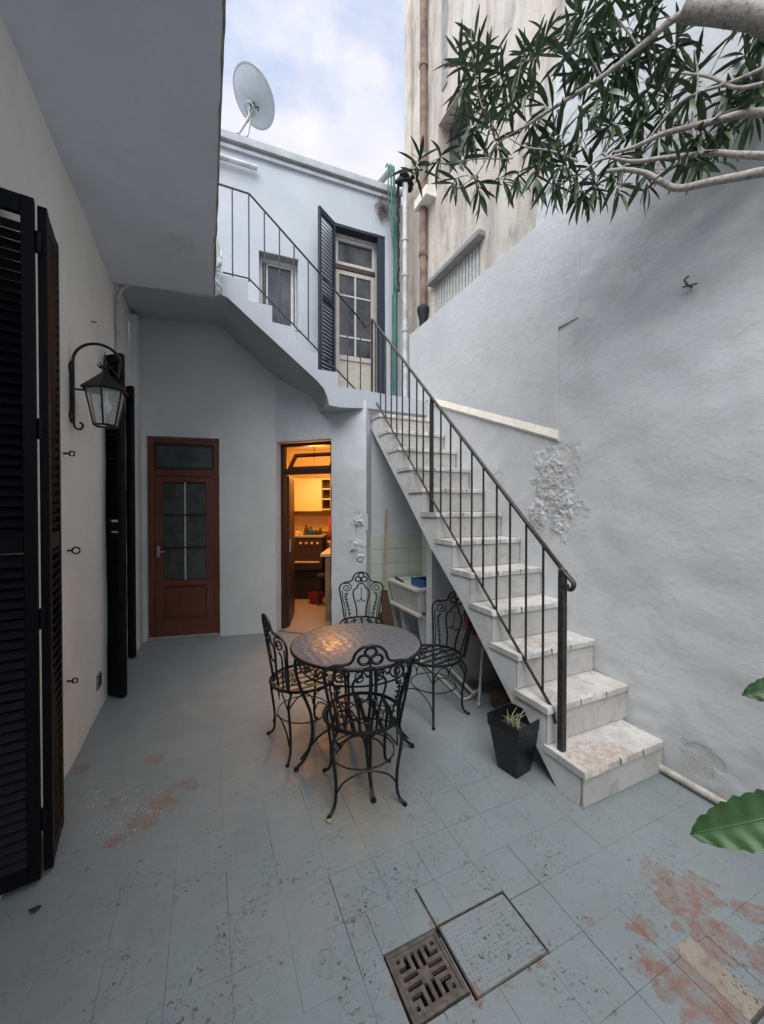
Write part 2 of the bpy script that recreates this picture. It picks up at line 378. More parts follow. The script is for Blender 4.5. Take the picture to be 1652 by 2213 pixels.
# stair treads with rust stain
def treadmat():
    m, N, L, B = new_mat('worn_tread_paint'); P = pos(N)
    a, _ = nz(N, L, P, 7, 6, .65, .4, .7)
    col = mixc(N, L, a, (.58, .575, .56), (.38, .36, .335))
    g, _ = nz(N, L, P, 24, 7, .72, .56, .68, .6)
    col = mixc(N, L, mth(N, L, 'MULTIPLY', g, .7), col, (.20, .165, .14))
    pm = spots(N, L, P, [(1.86, 1.38, .19, .2), (1.98, 1.35, .19, .14), (1.95, 1.86, .62, .12), (1.85, 1.62, .4, .1)], 18, .35)
    col = mixc(N, L, mth(N, L, 'MULTIPLY', pm, mth(N, L, 'MULTIPLY', nz(N, L, P, 40, 6, .7, .4, .62)[0], .8)), col, (.36, .25, .18))
    L.new(col, B.inputs['Base Color']); B.inputs['Roughness'].default_value = .6
    bump(N, L, B, nz(N, L, P, 30, 7, .7)[1], .006, .7); return m
M['tread'] = treadmat()
# embossed table top
def tabletop():
    m, N, L, B = new_mat('embossed_grey_table_top'); P = pos(N)
    B.inputs['Base Color'].default_value = (.075, .075, .085, 1); B.inputs['Roughness'].default_value = .22; B.inputs['Specular IOR Level'].default_value = .7
    vo = N.new('ShaderNodeTexVoronoi'); vo.inputs['Scale'].default_value = 34; L.new(P, vo.inputs[0])
    wv = N.new('ShaderNodeTexWave'); wv.inputs['Scale'].default_value = 6; wv.inputs['Distortion'].default_value = 9; wv.inputs['Detail'].default_value = 3; L.new(P, wv.inputs[0])
    h = mth(N, L, 'ADD', vo.outputs['Distance'], mth(N, L, 'MULTIPLY', wv.outputs[1], .8))
    a, _ = nz(N, L, P, 30, 6, .7, .45, .65)
    L.new(mixc(N, L, a, (.13, .13, .145), (.075, .075, .085)), B.inputs['Base Color'])
    rr = N.new('ShaderNodeMapRange'); rr.inputs[3].default_value = .33; rr.inputs[4].default_value = .55; L.new(a, rr.inputs[0]); L.new(rr.outputs[0], B.inputs['Roughness'])
    bump(N, L, B, h, .002, .6); return m
M['top'] = tabletop()
def leafmat(name, c1, c2, rough=.4):
    m, N, L, B = new_mat(name); P = pos(N)
    oi = N.new('ShaderNodeObjectInfo')
    a, _ = nz(N, L, P, 9, 3, .5, .35, .65)
    L.new(mixc(N, L, a, c1, c2), B.inputs['Base Color']); B.inputs['Roughness'].default_value = rough
    return m
M['leaf'] = leafmat('oleander_leaf', (.045, .085, .045), (.075, .125, .055), .4)
M['fig'] = leafmat('broad_leaf', (.030, .080, .026), (.045, .11, .035), .5)
M['weed'] = simple('dry_weed', (.16, .12, .11), .95, 0, .5, 50)

# ------------------------------------------------------------------ wall panels with openings
def wall_panel(a, b, z0, z1, th, holes=(), res=.12, amp=.006, topf=None, seed=0):
    """front face runs a->b (plan), thickness th to the left-hand side of a->b; real reveals round the openings"""
    a = V((*a, 0)); b = V((*b, 0)); Ln = (b-a).length; d = (b-a)/Ln; n = V((-d.y, d.x, 0))
    def brk(lo, hi, cuts):
        xs = sorted(set([lo, hi]+[c for c in cuts if lo < c < hi])); r = []
        for p, q in zip(xs, xs[1:]):
            k = max(1, int(math.ceil((q-p)/res)))
            r += [p+(q-p)*i/k for i in range(k)]
        return r+[hi]
    S = brk(0, Ln, [c for h in holes for c in h[:2]]); Z = brk(z0, z1, [c for h in holes for c in h[2:]])
    nS, nZ = len(S), len(Z); mb = MB()
    def inh(i, j):
        sc = (S[i]+S[i+1])/2; zc = (Z[j]+Z[j+1])/2
        return any(h[0] < sc < h[1] and h[2] < zc < h[3] for h in holes)
    for k in (0, 1):
        for s in S:
            for z in Z:
                zz = z
                if topf: zz = min(z, topf(s))
                p = a+d*s+V((0, 0, zz))
                if k == 0:
                    p = p - n*amp*(noise.noise(p*2.2+V((seed, 0, 0)))+.5*noise.noise(p*6+V((seed, 3, 0))))
                    if 0 < s < Ln and z0 < z < z1: p += V((0, 0, 1))*amp*.4*noise.noise(p*7)+d*amp*.4*noise.noise(p*7+V((9, 9, 9)))
                else: p = p+n*th
                mb.v.append(p)
    def I(k, i, j): return k*nS*nZ+i*nZ+j
    for i in range(nS-1):
        for j in range(nZ-1):
            if inh(i, j): continue
            mb.f.append((I(0, i, j), I(0, i+1, j), I(0, i+1, j+1), I(0, i, j+1)))
            mb.f.append((I(1, i, j), I(1, i, j+1), I(1, i+1, j+1), I(1, i+1, j)))
            for di, dj, e in ((-1, 0, ((i, j), (i, j+1))), (1, 0, ((i+1, j), (i+1, j+1))), (0, -1, ((i, j), (i+1, j))), (0, 1, ((i, j+1), (i+1, j+1)))):
                ii, jj = i+di, j+dj
                if ii < 0 or jj < 0 or ii >= nS-1 or jj >= nZ-1 or inh(ii, jj):
                    (p, q), (r, s_) = e
                    mb.f.append((I(0, p, q), I(0, r, s_), I(1, r, s_), I(1, p, q)))
    return mb
def louvres(parent, mat, p0, ax, wdt, z0, z1, n=None, pitch=.042, st=.035, th=.035, tilt=1, rows=((0, 1),)):
    """shutter leaf: frame stiles/rails + slats; p0 hinge plan point, ax unit vector along the leaf"""
    p0 = V((*p0, 0)); ax = V((*ax, 0)).normalized(); nn = V((-ax.y, ax.x, 0))
    Mx = Matrix(((ax.x, nn.x, 0, p0.x), (ax.y, nn.y, 0, p0.y), (0, 0, 1, 0), (0, 0, 0, 1)))
    for s in (0, wdt-st): MB().box((s, -th/2, z0), (s+st, th/2, z1), Mx).build('stile', mat, parent, bev=.002)
    for z in (z0, (z0+z1)/2-.04, z1-.07): MB().box((st, -th/2+.002, z), (wdt-st, th/2-.002, z+.07), Mx).build('rail', mat, parent, bev=.002)
    off = ORG.get(parent.name, V((0, 0, 0)))
    sm = MB().box((0, -.028, -.0025), (wdt-2*st-.001, .028, .0025), Mx.to_3x3().to_4x4() @ Matrix.Rotation(tilt*math.radians(56), 4, 'X'))
    proto = None
    z = z0+.07+pitch*.6
    while z < z1-.07-pitch*.3:
        if not (abs(z-(z0+z1)/2+.005) < .05):
            q = p0+ax*(st+.0005)+V((0, 0, z))-off
            if proto is None: proto = sm.build('slat', mat, parent, local=True); o = proto
            else: o = proto.copy(); C.objects.link(o)
            o.location = q
        z += pitch

# ================================================================== SETTING
# floor: bed + tiles
T = .19; X0 = .445; Y0 = 1.31
HOLES = [(.53, .736, .95, 1.156), (.744, 1.048, .93, 1.16)]
fl = MB(); ys = [-2.2, .93, .95, 1.156, 1.16, 5.1]
fl.box((-1.05, -2.2, -.06), (2.6, .925, -.012)); fl.box((-1.05, 1.165, -.06), (2.6, 5.2, -.012))
fl.box((-1.05, .925, -.06), (.526, 1.165, -.012)); fl.box((1.052, .925, -.06), (2.6, 1.165, -.012))
floor = tag(fl.build('floor', M['grout']), kind='structure')
def clip(r, hs):
    out_ = [r]
    for (hx0, hx1, hy0, hy1) in hs:
        nx = []
        for (x0, x1, y0, y1) in out_:
            if hx1 <= x0 or hx0 >= x1 or hy1 <= y0 or hy0 >= y1: nx.append((x0, x1, y0, y1)); continue
            if x0 < hx0: nx.append((x0, hx0, y0, y1))
            if x1 > hx1: nx.append((hx1, x1, y0, y1))
            a0, a1 = max(x0, hx0), min(x1, hx1)
            if y0 < hy0: nx.append((a0, a1, y0, hy0))
            if y1 > hy1: nx.append((a0, a1, hy1, y1))
        out_ = nx
    return [q for q in out_ if q[1]-q[0] > .012 and q[3]-q[2] > .012]
def visible(x, y):
    p = V((x, y, 0))-EYE; z = p.dot(FW)
    if z < .3: return False
    u = 826+831*p.dot(RT)/z; v = 1106.5-831*p.dot(UP)/z
    return -60 < u < 1712 and v < 2290
def tile_mb(x0, x1, y0, y1, g, cx=0, cy=0, tilt=None):
    mb = MB(); t = [random.uniform(-.0006, .0005) for _ in range(4)] if tilt is None else tilt
    b = .0007; j = [random.choice((0, 0, 0, .0005)) if g > .0001 else 0 for _ in range(4)]
    if g < .0001: t = [v*.4 for v in t]; b = .0005
    G4 = [g*random.choice((.05, .1, .6, 1, 1.4)) for _ in range(4)]
    xs = (x0+G4[0]+j[0]-cx, x1-G4[1]-j[1]-cx); yy = (y0+G4[2]+j[2]-cy, y1-G4[3]-j[3]-cy)
    top = [(xs[0]+b, yy[0]+b, t[0]), (xs[1]-b, yy[0]+b, t[1]), (xs[1]-b, yy[1]-b, t[2]), (xs[0]+b, yy[1]-b, t[3])]
    mid = [(xs[0], yy[0], t[0]-b), (xs[1], yy[0], t[1]-b), (xs[1], yy[1], t[2]-b), (xs[0], yy[1], t[3]-b)]
    bot = [(p[0], p[1], -.0125) for p in mid]
    vs = top+mid+bot
    fs = [(0, 1, 2, 3)]+[(4+i, 4+(i+1) % 4, (i+1) % 4, i) for i in range(4)]+[(8+i, 8+(i+1) % 4, 4+(i+1) % 4, 4+i) for i in range(4)]
    return mb.add(vs, fs)
cells = []
for i in range(-8, 12):
    for j in range(-18, 21):
        x0, y0 = X0+i*T, Y0+j*T
        x1, y1 = x0+T, y0+T
        x0, x1 = max(x0, -1.0), min(x1, 2.42); y0c, y1c = max(y0, -2.2), min(y1, 5.05)
        if x1-x0 < .02 or y1c-y0c < .02: continue
        for r in clip((x0, x1, y0c, y1c), HOLES): cells.append(r)
# the narrow bare cement piece near the right corner
SP = (1.435, 1.53, .56, .765)
cells = [q for r in cells for q in clip(r, [SP])]; cells.append(SP)
def vis(r): return visible((r[0]+r[1])/2, (r[2]+r[3])/2)
vc = [r for r in cells if vis(r)]; vc.sort(key=lambda r: (r[0]+r[1])**2/4+(r[2]+r[3])**2/4)
near = vc[:298]; rest = [r for r in cells if r not in near]
shared = {}
for r in near:
    w_, h_ = r[1]-r[0], r[3]-r[2]; cx, cy = (r[0]+r[1])/2, (r[2]+r[3])/2
    full = abs(w_-T) < 1e-4 and abs(h_-T) < 1e-4
    dd_ = math.hypot(cx-.8, cy-.9); gap = .0006 if dd_ < .7 else (.00025 if dd_ < 1.25 else (.0001 if dd_ < 1.9 else .00003))
    if r == SP:
        o = tile_mb(*r, .002, cx, cy).build('floor_tile', M['floorbeige'], floor, local=True)
    elif full:
        key = gap; pool = shared.setdefault(key, [])
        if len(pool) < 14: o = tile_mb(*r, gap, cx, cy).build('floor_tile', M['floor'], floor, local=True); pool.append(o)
        else:
            o = pool[random.randrange(14)].copy(); C.objects.link(o)
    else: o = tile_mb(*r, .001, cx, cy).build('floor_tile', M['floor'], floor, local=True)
    o.location = (cx, cy, 0)
mb = MB()
for r in rest: t_ = tile_mb(*r, .00003); mb.add(t_.v, t_.f)
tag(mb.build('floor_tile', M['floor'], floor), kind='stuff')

# left house: wall with two shuttered door openings
house = thing('house_wall', 'shaded cream plaster wall on the left with two shuttered doorways', 'wall', (-.725, 2.7, 0))
mbw = wall_panel((-.725, 4.74), (-.725, -2.2), 0, 3.43, -.28, holes=[(.22, .98, .0, 2.72), (2.86, 3.9, .0, 2.72)], res=.11, amp=.008)
# thickness must go away from the yard
mbw = wall_panel((-.725, -2.2), (-.725, 4.74), 0, 3.43, .28, holes=[(3.04, 4.08, 0, 2.72), (5.96, 6.72, 0, 2.72)], res=.11, amp=.008)
mbw.build('wall_face', M['wall_l'], house, smooth=40)
MB().box((-1.03, .8, 0), (-.985, 1.92, 2.75)).build('door', M['shut'], house)
MB().box((-1.03, 3.72, 0), (-.985, 4.56, 2.75)).build('door', M['shut'], house)
MB().box((-1.005, -2.2, 3.4305), (-.727, 5.3, 4.75)).build('unseen_light_block', M['wall_l'], house)  # unseen wall above the gallery, added to block light from the sky
MB().hexa([(-.725, 4.742, 0), (-.655, 4.742, 0), (-.655, 4.99, 0), (-.725, 5.0, 0), (-.725, 4.742, 3.52), (-.655, 4.742, 3.52), (-.655, 4.99, 3.6), (-.725, 5.0, 3.6)]).build('corner_pier', M['wall_d'], house, bev=.006)
# gallery slab overhead
gal = thing('gallery_slab', 'grey underside of the gallery floor jutting overhead on the left', 'slab', (-.3, 2, 3.43))
gm = MB(); ny, nx_ = 48, 10
top_ = []
for i in range(ny+1):
    for j in range(nx_+1):
        s = j/nx_; xx = -.725+s*.79; ye = 3.99-.15*s
        yy = -.4+(ye+.4)*i/ny
        z = 3.43+.010*noise.noise(V((xx*2, yy*2, 1)))+.004*noise.noise(V((xx*9, yy*9, 1)))
        if j == nx_: xx += .008*noise.noise(V((0, yy*2.5, 4)))+.004*noise.noise(V((0, yy*12, 4)))
        gm.v.append(V((xx, yy, z)))
nb = len(gm.v)
gm.v += [V((p.x, p.y, 3.65)) for p in gm.v]
for i in range(ny):
    for j in range(nx_):
        a_ = i*(nx_+1)+j; q = (a_, a_+1, a_+nx_+2, a_+nx_+1)
        gm.f.append(q[::-1]); gm.f.append(tuple(k+nb for k in q))
for i in range(ny):
    a_ = i*(nx_+1)+nx_; gm.f.append((a_, a_+nx_+1, a_+nx_+1+nb, a_+nb))
    a_ = i*(nx_+1); gm.f.append((a_, a_+nx_+1, a_+nx_+1+nb, a_+nb))
for j in range(nx_):
    gm.f.append((j, j+1, j+1+nb, j+nb)); a_ = ny*(nx_+1)+j; gm.f.append((a_, a_+1, a_+1+nb, a_+nb))
gm.build('slab', M['ceil'], gal, smooth=40)
eb = []
for i in range(60):
    yy = -.4+4.24*i/59; eb.append((.068+.008*noise.noise(V((0, yy*2.5, 4)))+.006*noise.noise(V((3, yy*8, 4))), yy, 3.437+.008*noise.noise(V((7, yy*9, 4)))))
MB().tube(eb, .009, 5).build('edge_bead', M['edge'], gal, smooth=60)

# door wall (skewed end wall) and diagonal kitchen wall
CW = V((.758, 4.729, 0)); DW = V((1.6, 3.93, 0))
dA = V((.983, -.1825, 0)).normalized(); A0 = V((-.726, 5.008, 0))
LA = (CW-A0).length
dA = (CW-A0).normalized()
sD0 = (V((-.616, 4.986, 0))-A0).dot(dA); sD1 = (V((.134, 4.848, 0))-A0).dot(dA)
ew = thing('end_wall', 'plaster end wall with the red wooden door and the kitchen doorway', 'wall', (0, 4.86, 0))
wall_panel(A0[:2], CW[:2], 0, 3.66, .2, holes=[(sD0, sD1, 0, 2.30)], res=.1, amp=.01).build('door_wall', M['wall_d'], ew, smooth=40)
LK = (DW-CW).length
wall_panel(CW[:2], DW[:2], 0, 3.3, .16, holes=[(.006, .735, 0, 2.285)], res=.045, amp=.013, topf=lambda s: 3.2 if s < .085 else (3.0 if s < .41 else (2.84 if s < .70 else 2.68))).build('kitchen_wall', M['wall_k'], ew, smooth=40)
# pier bulges (blown plaster) on the pier
pl = MB()
dK = (DW-CW).normalized(); nK = V((-dK.y, dK.x, 0))
def blister(mb, c, ax, ay, az, rx, ry, h, n=22, seed=0):
    """ragged patch of blown, flaking plaster; c centre, ax/ay in-surface axes, az outward"""
    o = len(mb.v); K = n; sd = V((seed*7.3, seed*3.1, seed))
    for i in range(K+1):
        for j in range(K+1):
            x = i/K*2-1; y = j/K*2-1; q = V((x*rx, y*ry, 0))*10+sd
            r = math.sqrt(x*x+y*y); rag = .72+.42*noise.noise(q*.9)+.2*noise.noise(q*3)
            f = 1-r/rag
            fl_ = min(1, max(0, f*2.2)); fl_ = fl_*fl_*(3-2*fl_)
            rid = 1-abs(noise.noise(q*1.7))*2.2; rid2 = 1-abs(noise.noise(q*4.1+V((9, 2, 4))))*2
            hh = fl_*h*(.30+.5*rid+.4*rid2+.35*noise.noise(q*9)+.3*noise.noise(q*19)) if f > 0 else 0
            mb.v.append(V(c)+ax*(x*rx)+ay*(y*ry)+az*(hh if f > 0 else -.014))
    for i in range(K):
        for j in range(K):
            a_ = o+i*(K+1)+j; mb.f.append((a_, a_+1, a_+K+2, a_+K+1))
ZU = V((0, 0, 1))
for (u, v, rx, ry, h, sdd) in ((776, 1128, .10, .09, .022, 1), (768, 1180, .10, .10, .024, 2), (780, 1205, .07, .06, .018, 6)):
    d_ = ray(u, v); t_ = nK.dot(CW-EYE)/nK.dot(d_); p_ = EYE+d_*t_
    blister(pl, p_, dK, ZU, -nK, rx, ry, h, 44, sdd)
pl.build('blown_plaster', M['wall_k'], ew, smooth=60)

# recess back wall beneath the stairs with mint tiles
rec = thing('recess_wall', 'plaster and mint tiled wall behind the laundry sink beneath the stairs', 'wall', (2, 4.05, 0))
wall_panel((1.603, 3.965), (1.66, 4.05), 0, 2.6, .1, res=.1, amp=.004).build('pier_return', M['wall_k'], rec, smooth=40)
wall_panel((1.66, 4.05), (2.38, 4.05), 0, 2.62, .12, res=.15, amp=.004).build('plaster_face', M['wall_k'], rec, smooth=40)
tpz = 1.185; proto = None
for r_ in range(7):
    for c_ in range(4):
        if proto is None:
            proto = MB().box((.002, -.012, .0015), (.178, 0, .163)).build('wall_tile', M['mint'], rec, local=True, bev=.002); o = proto
        else: o = proto.copy(); C.objects.link(o)
        o.location = V((1.664+c_*.179, 4.043, tpz-(r_+1)*.165))-V((2, 4.05, 0))
pr2 = None
for r_ in range(7):
    for c_ in range(4):
        if pr2 is None:
            pr2 = MB().box((0, .002, .0015), (.012, .178, .163)).build('wall_tile', M['mint'], rec, local=True, bev=.002); o = pr2
        else: o = pr2.copy(); C.objects.link(o)
        o.location = V((2.362, 3.31+c_*.179, tpz-(r_+1)*.165))-V((2, 4.05, 0))
# pillar under the stairs
pil = thing('stair_pillar', 'white pillar holding up the stairs beside the laundry sink', 'pillar', (2.18, 3.2, 0))
wall_panel((1.985, 3.19), (2.37, 3.19), 0, 1.72, .1, res=.1, amp=.005, topf=lambda s: 1.62 if s < .3 else 1.62).build('pillar_face', M['wtile'] if False else M['stair'], pil, smooth=40)

# right boundary wall --------------------------------------------------
def rough_up(mbx):
    for p in mbx.v:
        if p.x > 2.41 or p.z > 3.7: continue
        zone = max(0, min(1, (1.25-p.z-.25*(p.y-.8))/.7))*max(0, min(1, (2.6-p.y)/.6))
        d2 = math.hypot(p.y-2.1, (p.z-1.6)*.8); zone = max(zone, max(0, 1-d2/.55))*.9+.12
        if p.z > 2.8: zone = .08
        q = V((0, p.y, p.z)); m_ = max(0, noise.noise(q*2.3+V((5, 0, 0)))+.25)
        f = .5*(1-abs(noise.noise(q*6)))**2+.35*noise.noise(q*13)+.3*noise.noise(q*26)
        p.x -= .017*zone*m_*max(-.2, f)
bw = thing('boundary_wall', 'pale blue grey boundary wall on the right with blown plaster above the steps', 'wall', (2.4, 2, 0))
def bt(s): return 3.66+.05*(s/7)
wp_ = wall_panel((2.38, 4.66), (2.38, 2.30), 0, 3.71, .16, res=.03, amp=.012, seed=3); rough_up(wp_); wp_.build('wall_face', M['wall_r'], bw, smooth=50)
tallm = wall_panel((2.38, 2.2995), (2.38, -.4), 0, 3.7101, .16, res=.024, amp=.012, seed=3); rough_up(tallm); tallm.build('wall_face', M['wall_r'], bw, smooth=60)
wall_panel((2.38, -.4), (2.38, -2.2), 0, 3.7101, .16, res=.1, amp=.012, seed=3).build('wall_face', M['wall_r'], bw, smooth=60)
tallm = wall_panel((2.38, 2.2995), (2.38, -2.2), 3.7101, 8.5, .16, res=.09, amp=.012, seed=3)
for p in tallm.v:
    if p.z > 3.71: p.y = min(p.y, 2.2995-(p.z-3.71)*.20)
tallm.build('wall_face', M['wall_r'], bw, smooth=50)
# thin proud skin left of the vertical joint, above the cream band
MB().prism([(2.368, 4.66, 2.76), (2.368, 3.86, 2.76), (2.368, 2.06, 2.045), (2.368, 2.06, 2.83), (2.368, 1.89, 2.83), (2.368, 1.89, 3.703), (2.368, 4.66, 3.703)][::-1], (.02, 0, 0)).build('upper_skin', M['wall_r'], bw, bev=.004)
# cream sloping ledge
MB().hexa([(2.385, 3.86, 2.70), (2.385, 2.055, 1.985), (2.352, 2.055, 2.01), (2.352, 3.86, 2.725), (2.385, 3.86, 2.785), (2.385, 2.055, 2.07), (2.366, 2.055, 2.072), (2.366, 3.86, 2.787)]).build('sloping_ledge', M['cream'], bw)
bl = MB()
for (u, v, rx, ry, h, sdd, nn) in ((1192, 1035, .25, .33, .014, 11, 90), (1215, 1095, .17, .22, .018, 5, 60), (1165, 1110, .12, .16, .018, 8, 44), (1212, 1140, .12, .12, .012, 33, 40)):
    p_ = on_x(u, v, 2.375); blister(bl, p_, V((0, 1, 0)), ZU, V((-1, 0, 0)), rx, ry, h, nn, sdd)
bl.build('blown_plaster', M['wall_r'], bw, smooth=70)
# beige neighbouring building
bb = thing('beige_building', 'weathered beige neighbouring building with stained render and barred window', 'building', (2.7, 3.3, 3.7))
wall_panel((2.5, 4.64), (2.5, 1.3), 3.3, 9.6, .4, holes=[(.69, 1.54, 3.4, 4.17), (.75, 1.35, 5.25, 6.0)], res=.14, amp=.012).build('facade', M['beige'], bb, smooth=40)
wn = MB().box((2.575, 3.1, 3.4), (2.585, 3.95, 4.17)).build('window', M['glassu'], bb)
gr = MB()
proto = None
for i in range(15):
    y = 3.125+i*.057
    if proto is None: proto = MB().box((-.045, -.021, 3.4), (-.035, .021, 4.16)).build('grille_bar', M['winw'], bb, local=True); o = proto
    else: o = proto.copy(); C.objects.link(o)
    o.location = V((2.56, y, 0))-V((2.7, 3.3, 3.7))
MB().box((2.42, 3.04, 4.165), (2.54, 4.02, 4.22)).build('lintel', M['grayc'], bb, bev=.008)
wn = MB().box((2.66, 3.29, 5.25), (2.68, 3.89, 6.0)).build('window', M['glassu'], bb)
MB().box((2.36, 3.93, 5.19), (2.52, 4.22, 5.30)).build('sill', M['cream'], bb, bev=.006)
MB().box((2.485, 3.70, 6.3), (2.54, 3.80, 9.5)).build('pilaster', M['grayc'], bb, bev=.005)
MB().box((2.455, 4.50, 3.72), (2.56, 4.66, 9.55)).build('corner_pilaster', M['beige'], bb, bev=.01)

# upper back facade with window and door
a_ = (-.9, 4.755); b_ = (2.36, 4.593)
dU = (V((*b_, 0))-V((*a_, 0))).normalized(); nU = V((-dU.y, dU.x, 0)); AU = V((*a_, 0))
def US(u, v, off=0):  # photo pixel -> (s, z) on the facade
    d_ = ray(u, v); o_ = AU+nU*off; t_ = nU.dot(o_-EYE)/nU.dot(d_); p_ = EYE+d_*t_; return (p_-AU).dot(dU), p_.z
def UP_(s, off, z): return AU+dU*s+nU*off+V((0, 0, z))
UM = Matrix(((dU.x, nU.x, 0, AU.x), (dU.y, nU.y, 0, AU.y), (0, 0, 1, 0), (0, 0, 0, 1)))
w0, wz1 = US(560, 540); w1, _ = US(645, 560); wz0 = 3.66
d0, dz1 = US(722, 480); d1, _ = US(833, 515)
fac = thing('upper_facade', 'white upper storey facade with cornice, small window and glazed door', 'building', (.8, 4.7, 2.7))
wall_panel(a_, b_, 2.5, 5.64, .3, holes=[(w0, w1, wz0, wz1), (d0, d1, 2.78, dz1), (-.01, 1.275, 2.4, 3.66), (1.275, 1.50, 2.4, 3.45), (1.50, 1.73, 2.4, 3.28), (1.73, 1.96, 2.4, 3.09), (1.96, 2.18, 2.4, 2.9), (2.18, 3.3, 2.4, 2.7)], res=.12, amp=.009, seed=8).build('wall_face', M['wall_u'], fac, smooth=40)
for k, (z0, z1, pr) in enumerate(((5.53, 5.57, .03), (5.573, 5.60, .018), (5.603, 5.655, .06), (5.658, 5.70, .045))):
    MB().box((0, -pr, z0), (3.27, .3, z1), UM).build('cornice', M['roofe'] if k != 1 else M['grayc'], fac, bev=.004)
# return wall closing the right end
MB().box((3.262, -.02, 2.5), (3.40, .25, 5.52), UM).build('stained_strip', M['beige'], fac, bev=.004)
# window
win = MB()
f0 = .10
def frame(mb, s0, s1, z0, z1, t, o0, o1, M_=None):
    M_ = M_ if M_ is not None else UM
    mb.box((s0, o0, z0), (s0+t, o1, z1), M_); mb.box((s1-t, o0, z0), (s1, o1, z1), M_)
    mb.box((s0+t, o0, z0), (s1-t, o1, z0+t), M_); mb.box((s0+t, o0, z1-t), (s1-t, o1, z1), M_)
    return mb
wo = frame(MB(), w0+.002, w1-.002, wz0+.002, wz1-.002, .045, .12, .17).build('window', M['winw'], fac, bev=.003)
MB().box((w0+.047, .15, wz0+.047), (w1-.047, .156, wz1-.047), UM).build('pane', M['glassu'], wo)
frame(MB(), w0+.09, w1-.047, wz0+.05, wz1-.05, .022, .13, .149).build('sash', M['winw'], wo, bev=.002)
MB().box((w0-.01, -.01, wz0-.03), (w1+.02, .12, wz0-.001), UM).build('sill', M['winw'], wo, bev=.004)
# grey sheet colours in the shade under the window lintel; navy door reveal lining
MB().box((w0+.003, .004, wz1-.006), (w1-.003, .118, wz1-.0025), UM).build('lintel_soffit', M['grayc'], fac)
rv = MB()
rv.box((d0+.003, .006, dz1-.03), (d1-.003, .13, dz1-.004), UM)
rv.build('lintel_soffit', M['navy'], fac)
MB().box((d1-.10, .008, 2.782), (d1-.004, .05, dz1-.032), UM).build('folded_shutter', M['navy'], fac, bev=.003)
MB().box((d1-.055, .055, 2.782), (d1-.006, .19, dz1-.032), UM).build('reveal_lining', M['navy'], fac, bev=.003)
# glazed door
ds0, ds1 = d0+.02, d1-.06
dr = frame(MB(), ds0, ds1, 2.785, dz1-.035, .03, .13, .19).build('glazed_door', M['doorw'], fac, bev=.002)
_, zt0 = US(722, 567, .13); _, zt1 = US(722, 512, .13)
frame(MB(), ds0+.032, ds1-.032, zt0, dz1-.068, .04, .135, .175).build('transom', M['winw'], dr, bev=.003)
MB().box((ds0+.074, .16, zt0+.042), (ds1-.074, .165, dz1-.11), UM).build('pane', M['glassu'], dr)
MB().box((ds0+.032, .128, zt0-.06), (ds1-.032, .18, zt0-.004), UM).build('transom_bar', M['woodd'], dr, bev=.003)
lz1 = zt0-.064; _, lzp = US(722, 765, .13)
lf = frame(MB(), ds0+.033, ds1-.033, 2.79, lz1, .055, .14, .175)
lf.box((ds0+.088, .14, lzp-.05), (ds1-.088, .175, lzp+.01), UM); lf.box((ds0+.088, .155, 2.84), (ds1-.088, .17, lzp-.05), UM)
lf.box((ds0+.09, .148, 3.02), (ds1-.09, .156, 3.04), UM)
lfo = lf.build('door_leaf', M['doorw'], dr, bev=.002)
mid = (ds0+ds1)/2; Lw = ds1-ds0-.176
_, zm1 = US(722, 632, .13); _, zm2 = US(722, 722, .13)
mu = MB().box((mid-.012, .142, lzp+.01), (mid+.012, .17, lz1-.055), UM)
for zz in (zm1, zm2): mu.box((ds0+.088, .144, zz-.011), (ds1-.088, .168, zz+.011), UM)
mu.build('glazing_bar', M['winw'], dr, bev=.002)
zs = [lzp+.012, zm2-.011, zm2+.011, zm1-.011, zm1+.011, lz1-.056]
for k in range(3):
    for (sa, sb) in ((ds0+.089, mid-.013), (mid+.013, ds1-.089)):
        MB().box((sa, .156, zs[2*k]), (sb, .160, zs[2*k+1]), UM).build('pane', M['glassu'], dr)
# roof deck & parapet cap behind cornice
MB().box((0, .3, 5.4), (3.3, 3.5, 5.62), UM).build('roof', M['roofe'], fac)

# upper navy shutter, swung out
sh = thing('louvred_shutter', 'open navy louvred shutter left of the upper glazed door', 'shutter', (1.35, 4.5, 2.8), 'louvred shutters')
p_l = on_y(690, 800, 4.42); p_r = AU+dU*(d0-.0)-nU*.03
hl = V((p_l.x, p_l.y, 0)); hr = V((p_r.x, p_r.y, 0))
ax = (hl-hr); wd = ax.length
louvres(sh, M['navy'], (hr.x, hr.y), (ax.x, ax.y), wd, 2.98, 5.02, pitch=.045, st=.03, tilt=-1)

# lower left shutters ---------------------------------------------------
def shutter_pair(label, pa, pb, pc, pd, z0=.045, z1=2.70, gapcol=None, leafw=None):
    t = thing('folding_shutter', label, 'shutter', (pa[0], pa[1], 0), 'louvred shutters')
    for (p, q, tl) in ((pa, pb, 1), (pc, pd, -1)):
        axx = V((q[0]-p[0], q[1]-p[1], 0))
        louvres(t, M['shut'], p, (axx.x, axx.y), axx.length, z0, z1, pitch=.039, st=.04, th=.03, tilt=tl)
    hg = V(((pb[0]+pc[0])/2, (pb[1]+pc[1])/2, 0))
    for z in (.22, 1.02, 1.77, 2.50): MB().tube([hg+V((0, -.012, z)), hg+V((0, -.012, z+.08))], .012, 6).build('hinge', M['shut'], t)
    return t
shutter_pair('tall black louvred shutter filling the left foreground, opened against the cream wall', (-.99, 1.875), (-.607, 1.942), (-.592, 1.968), (-.628, 2.235), z0=.0+.03, z1=2.70)
shutter_pair('black louvred shutter folded beside the wall lantern, near leaf of the far doorway', (-.735, 3.70), (-.594, 3.57), (-.590, 3.595), (-.735, 3.73), z0=.01)
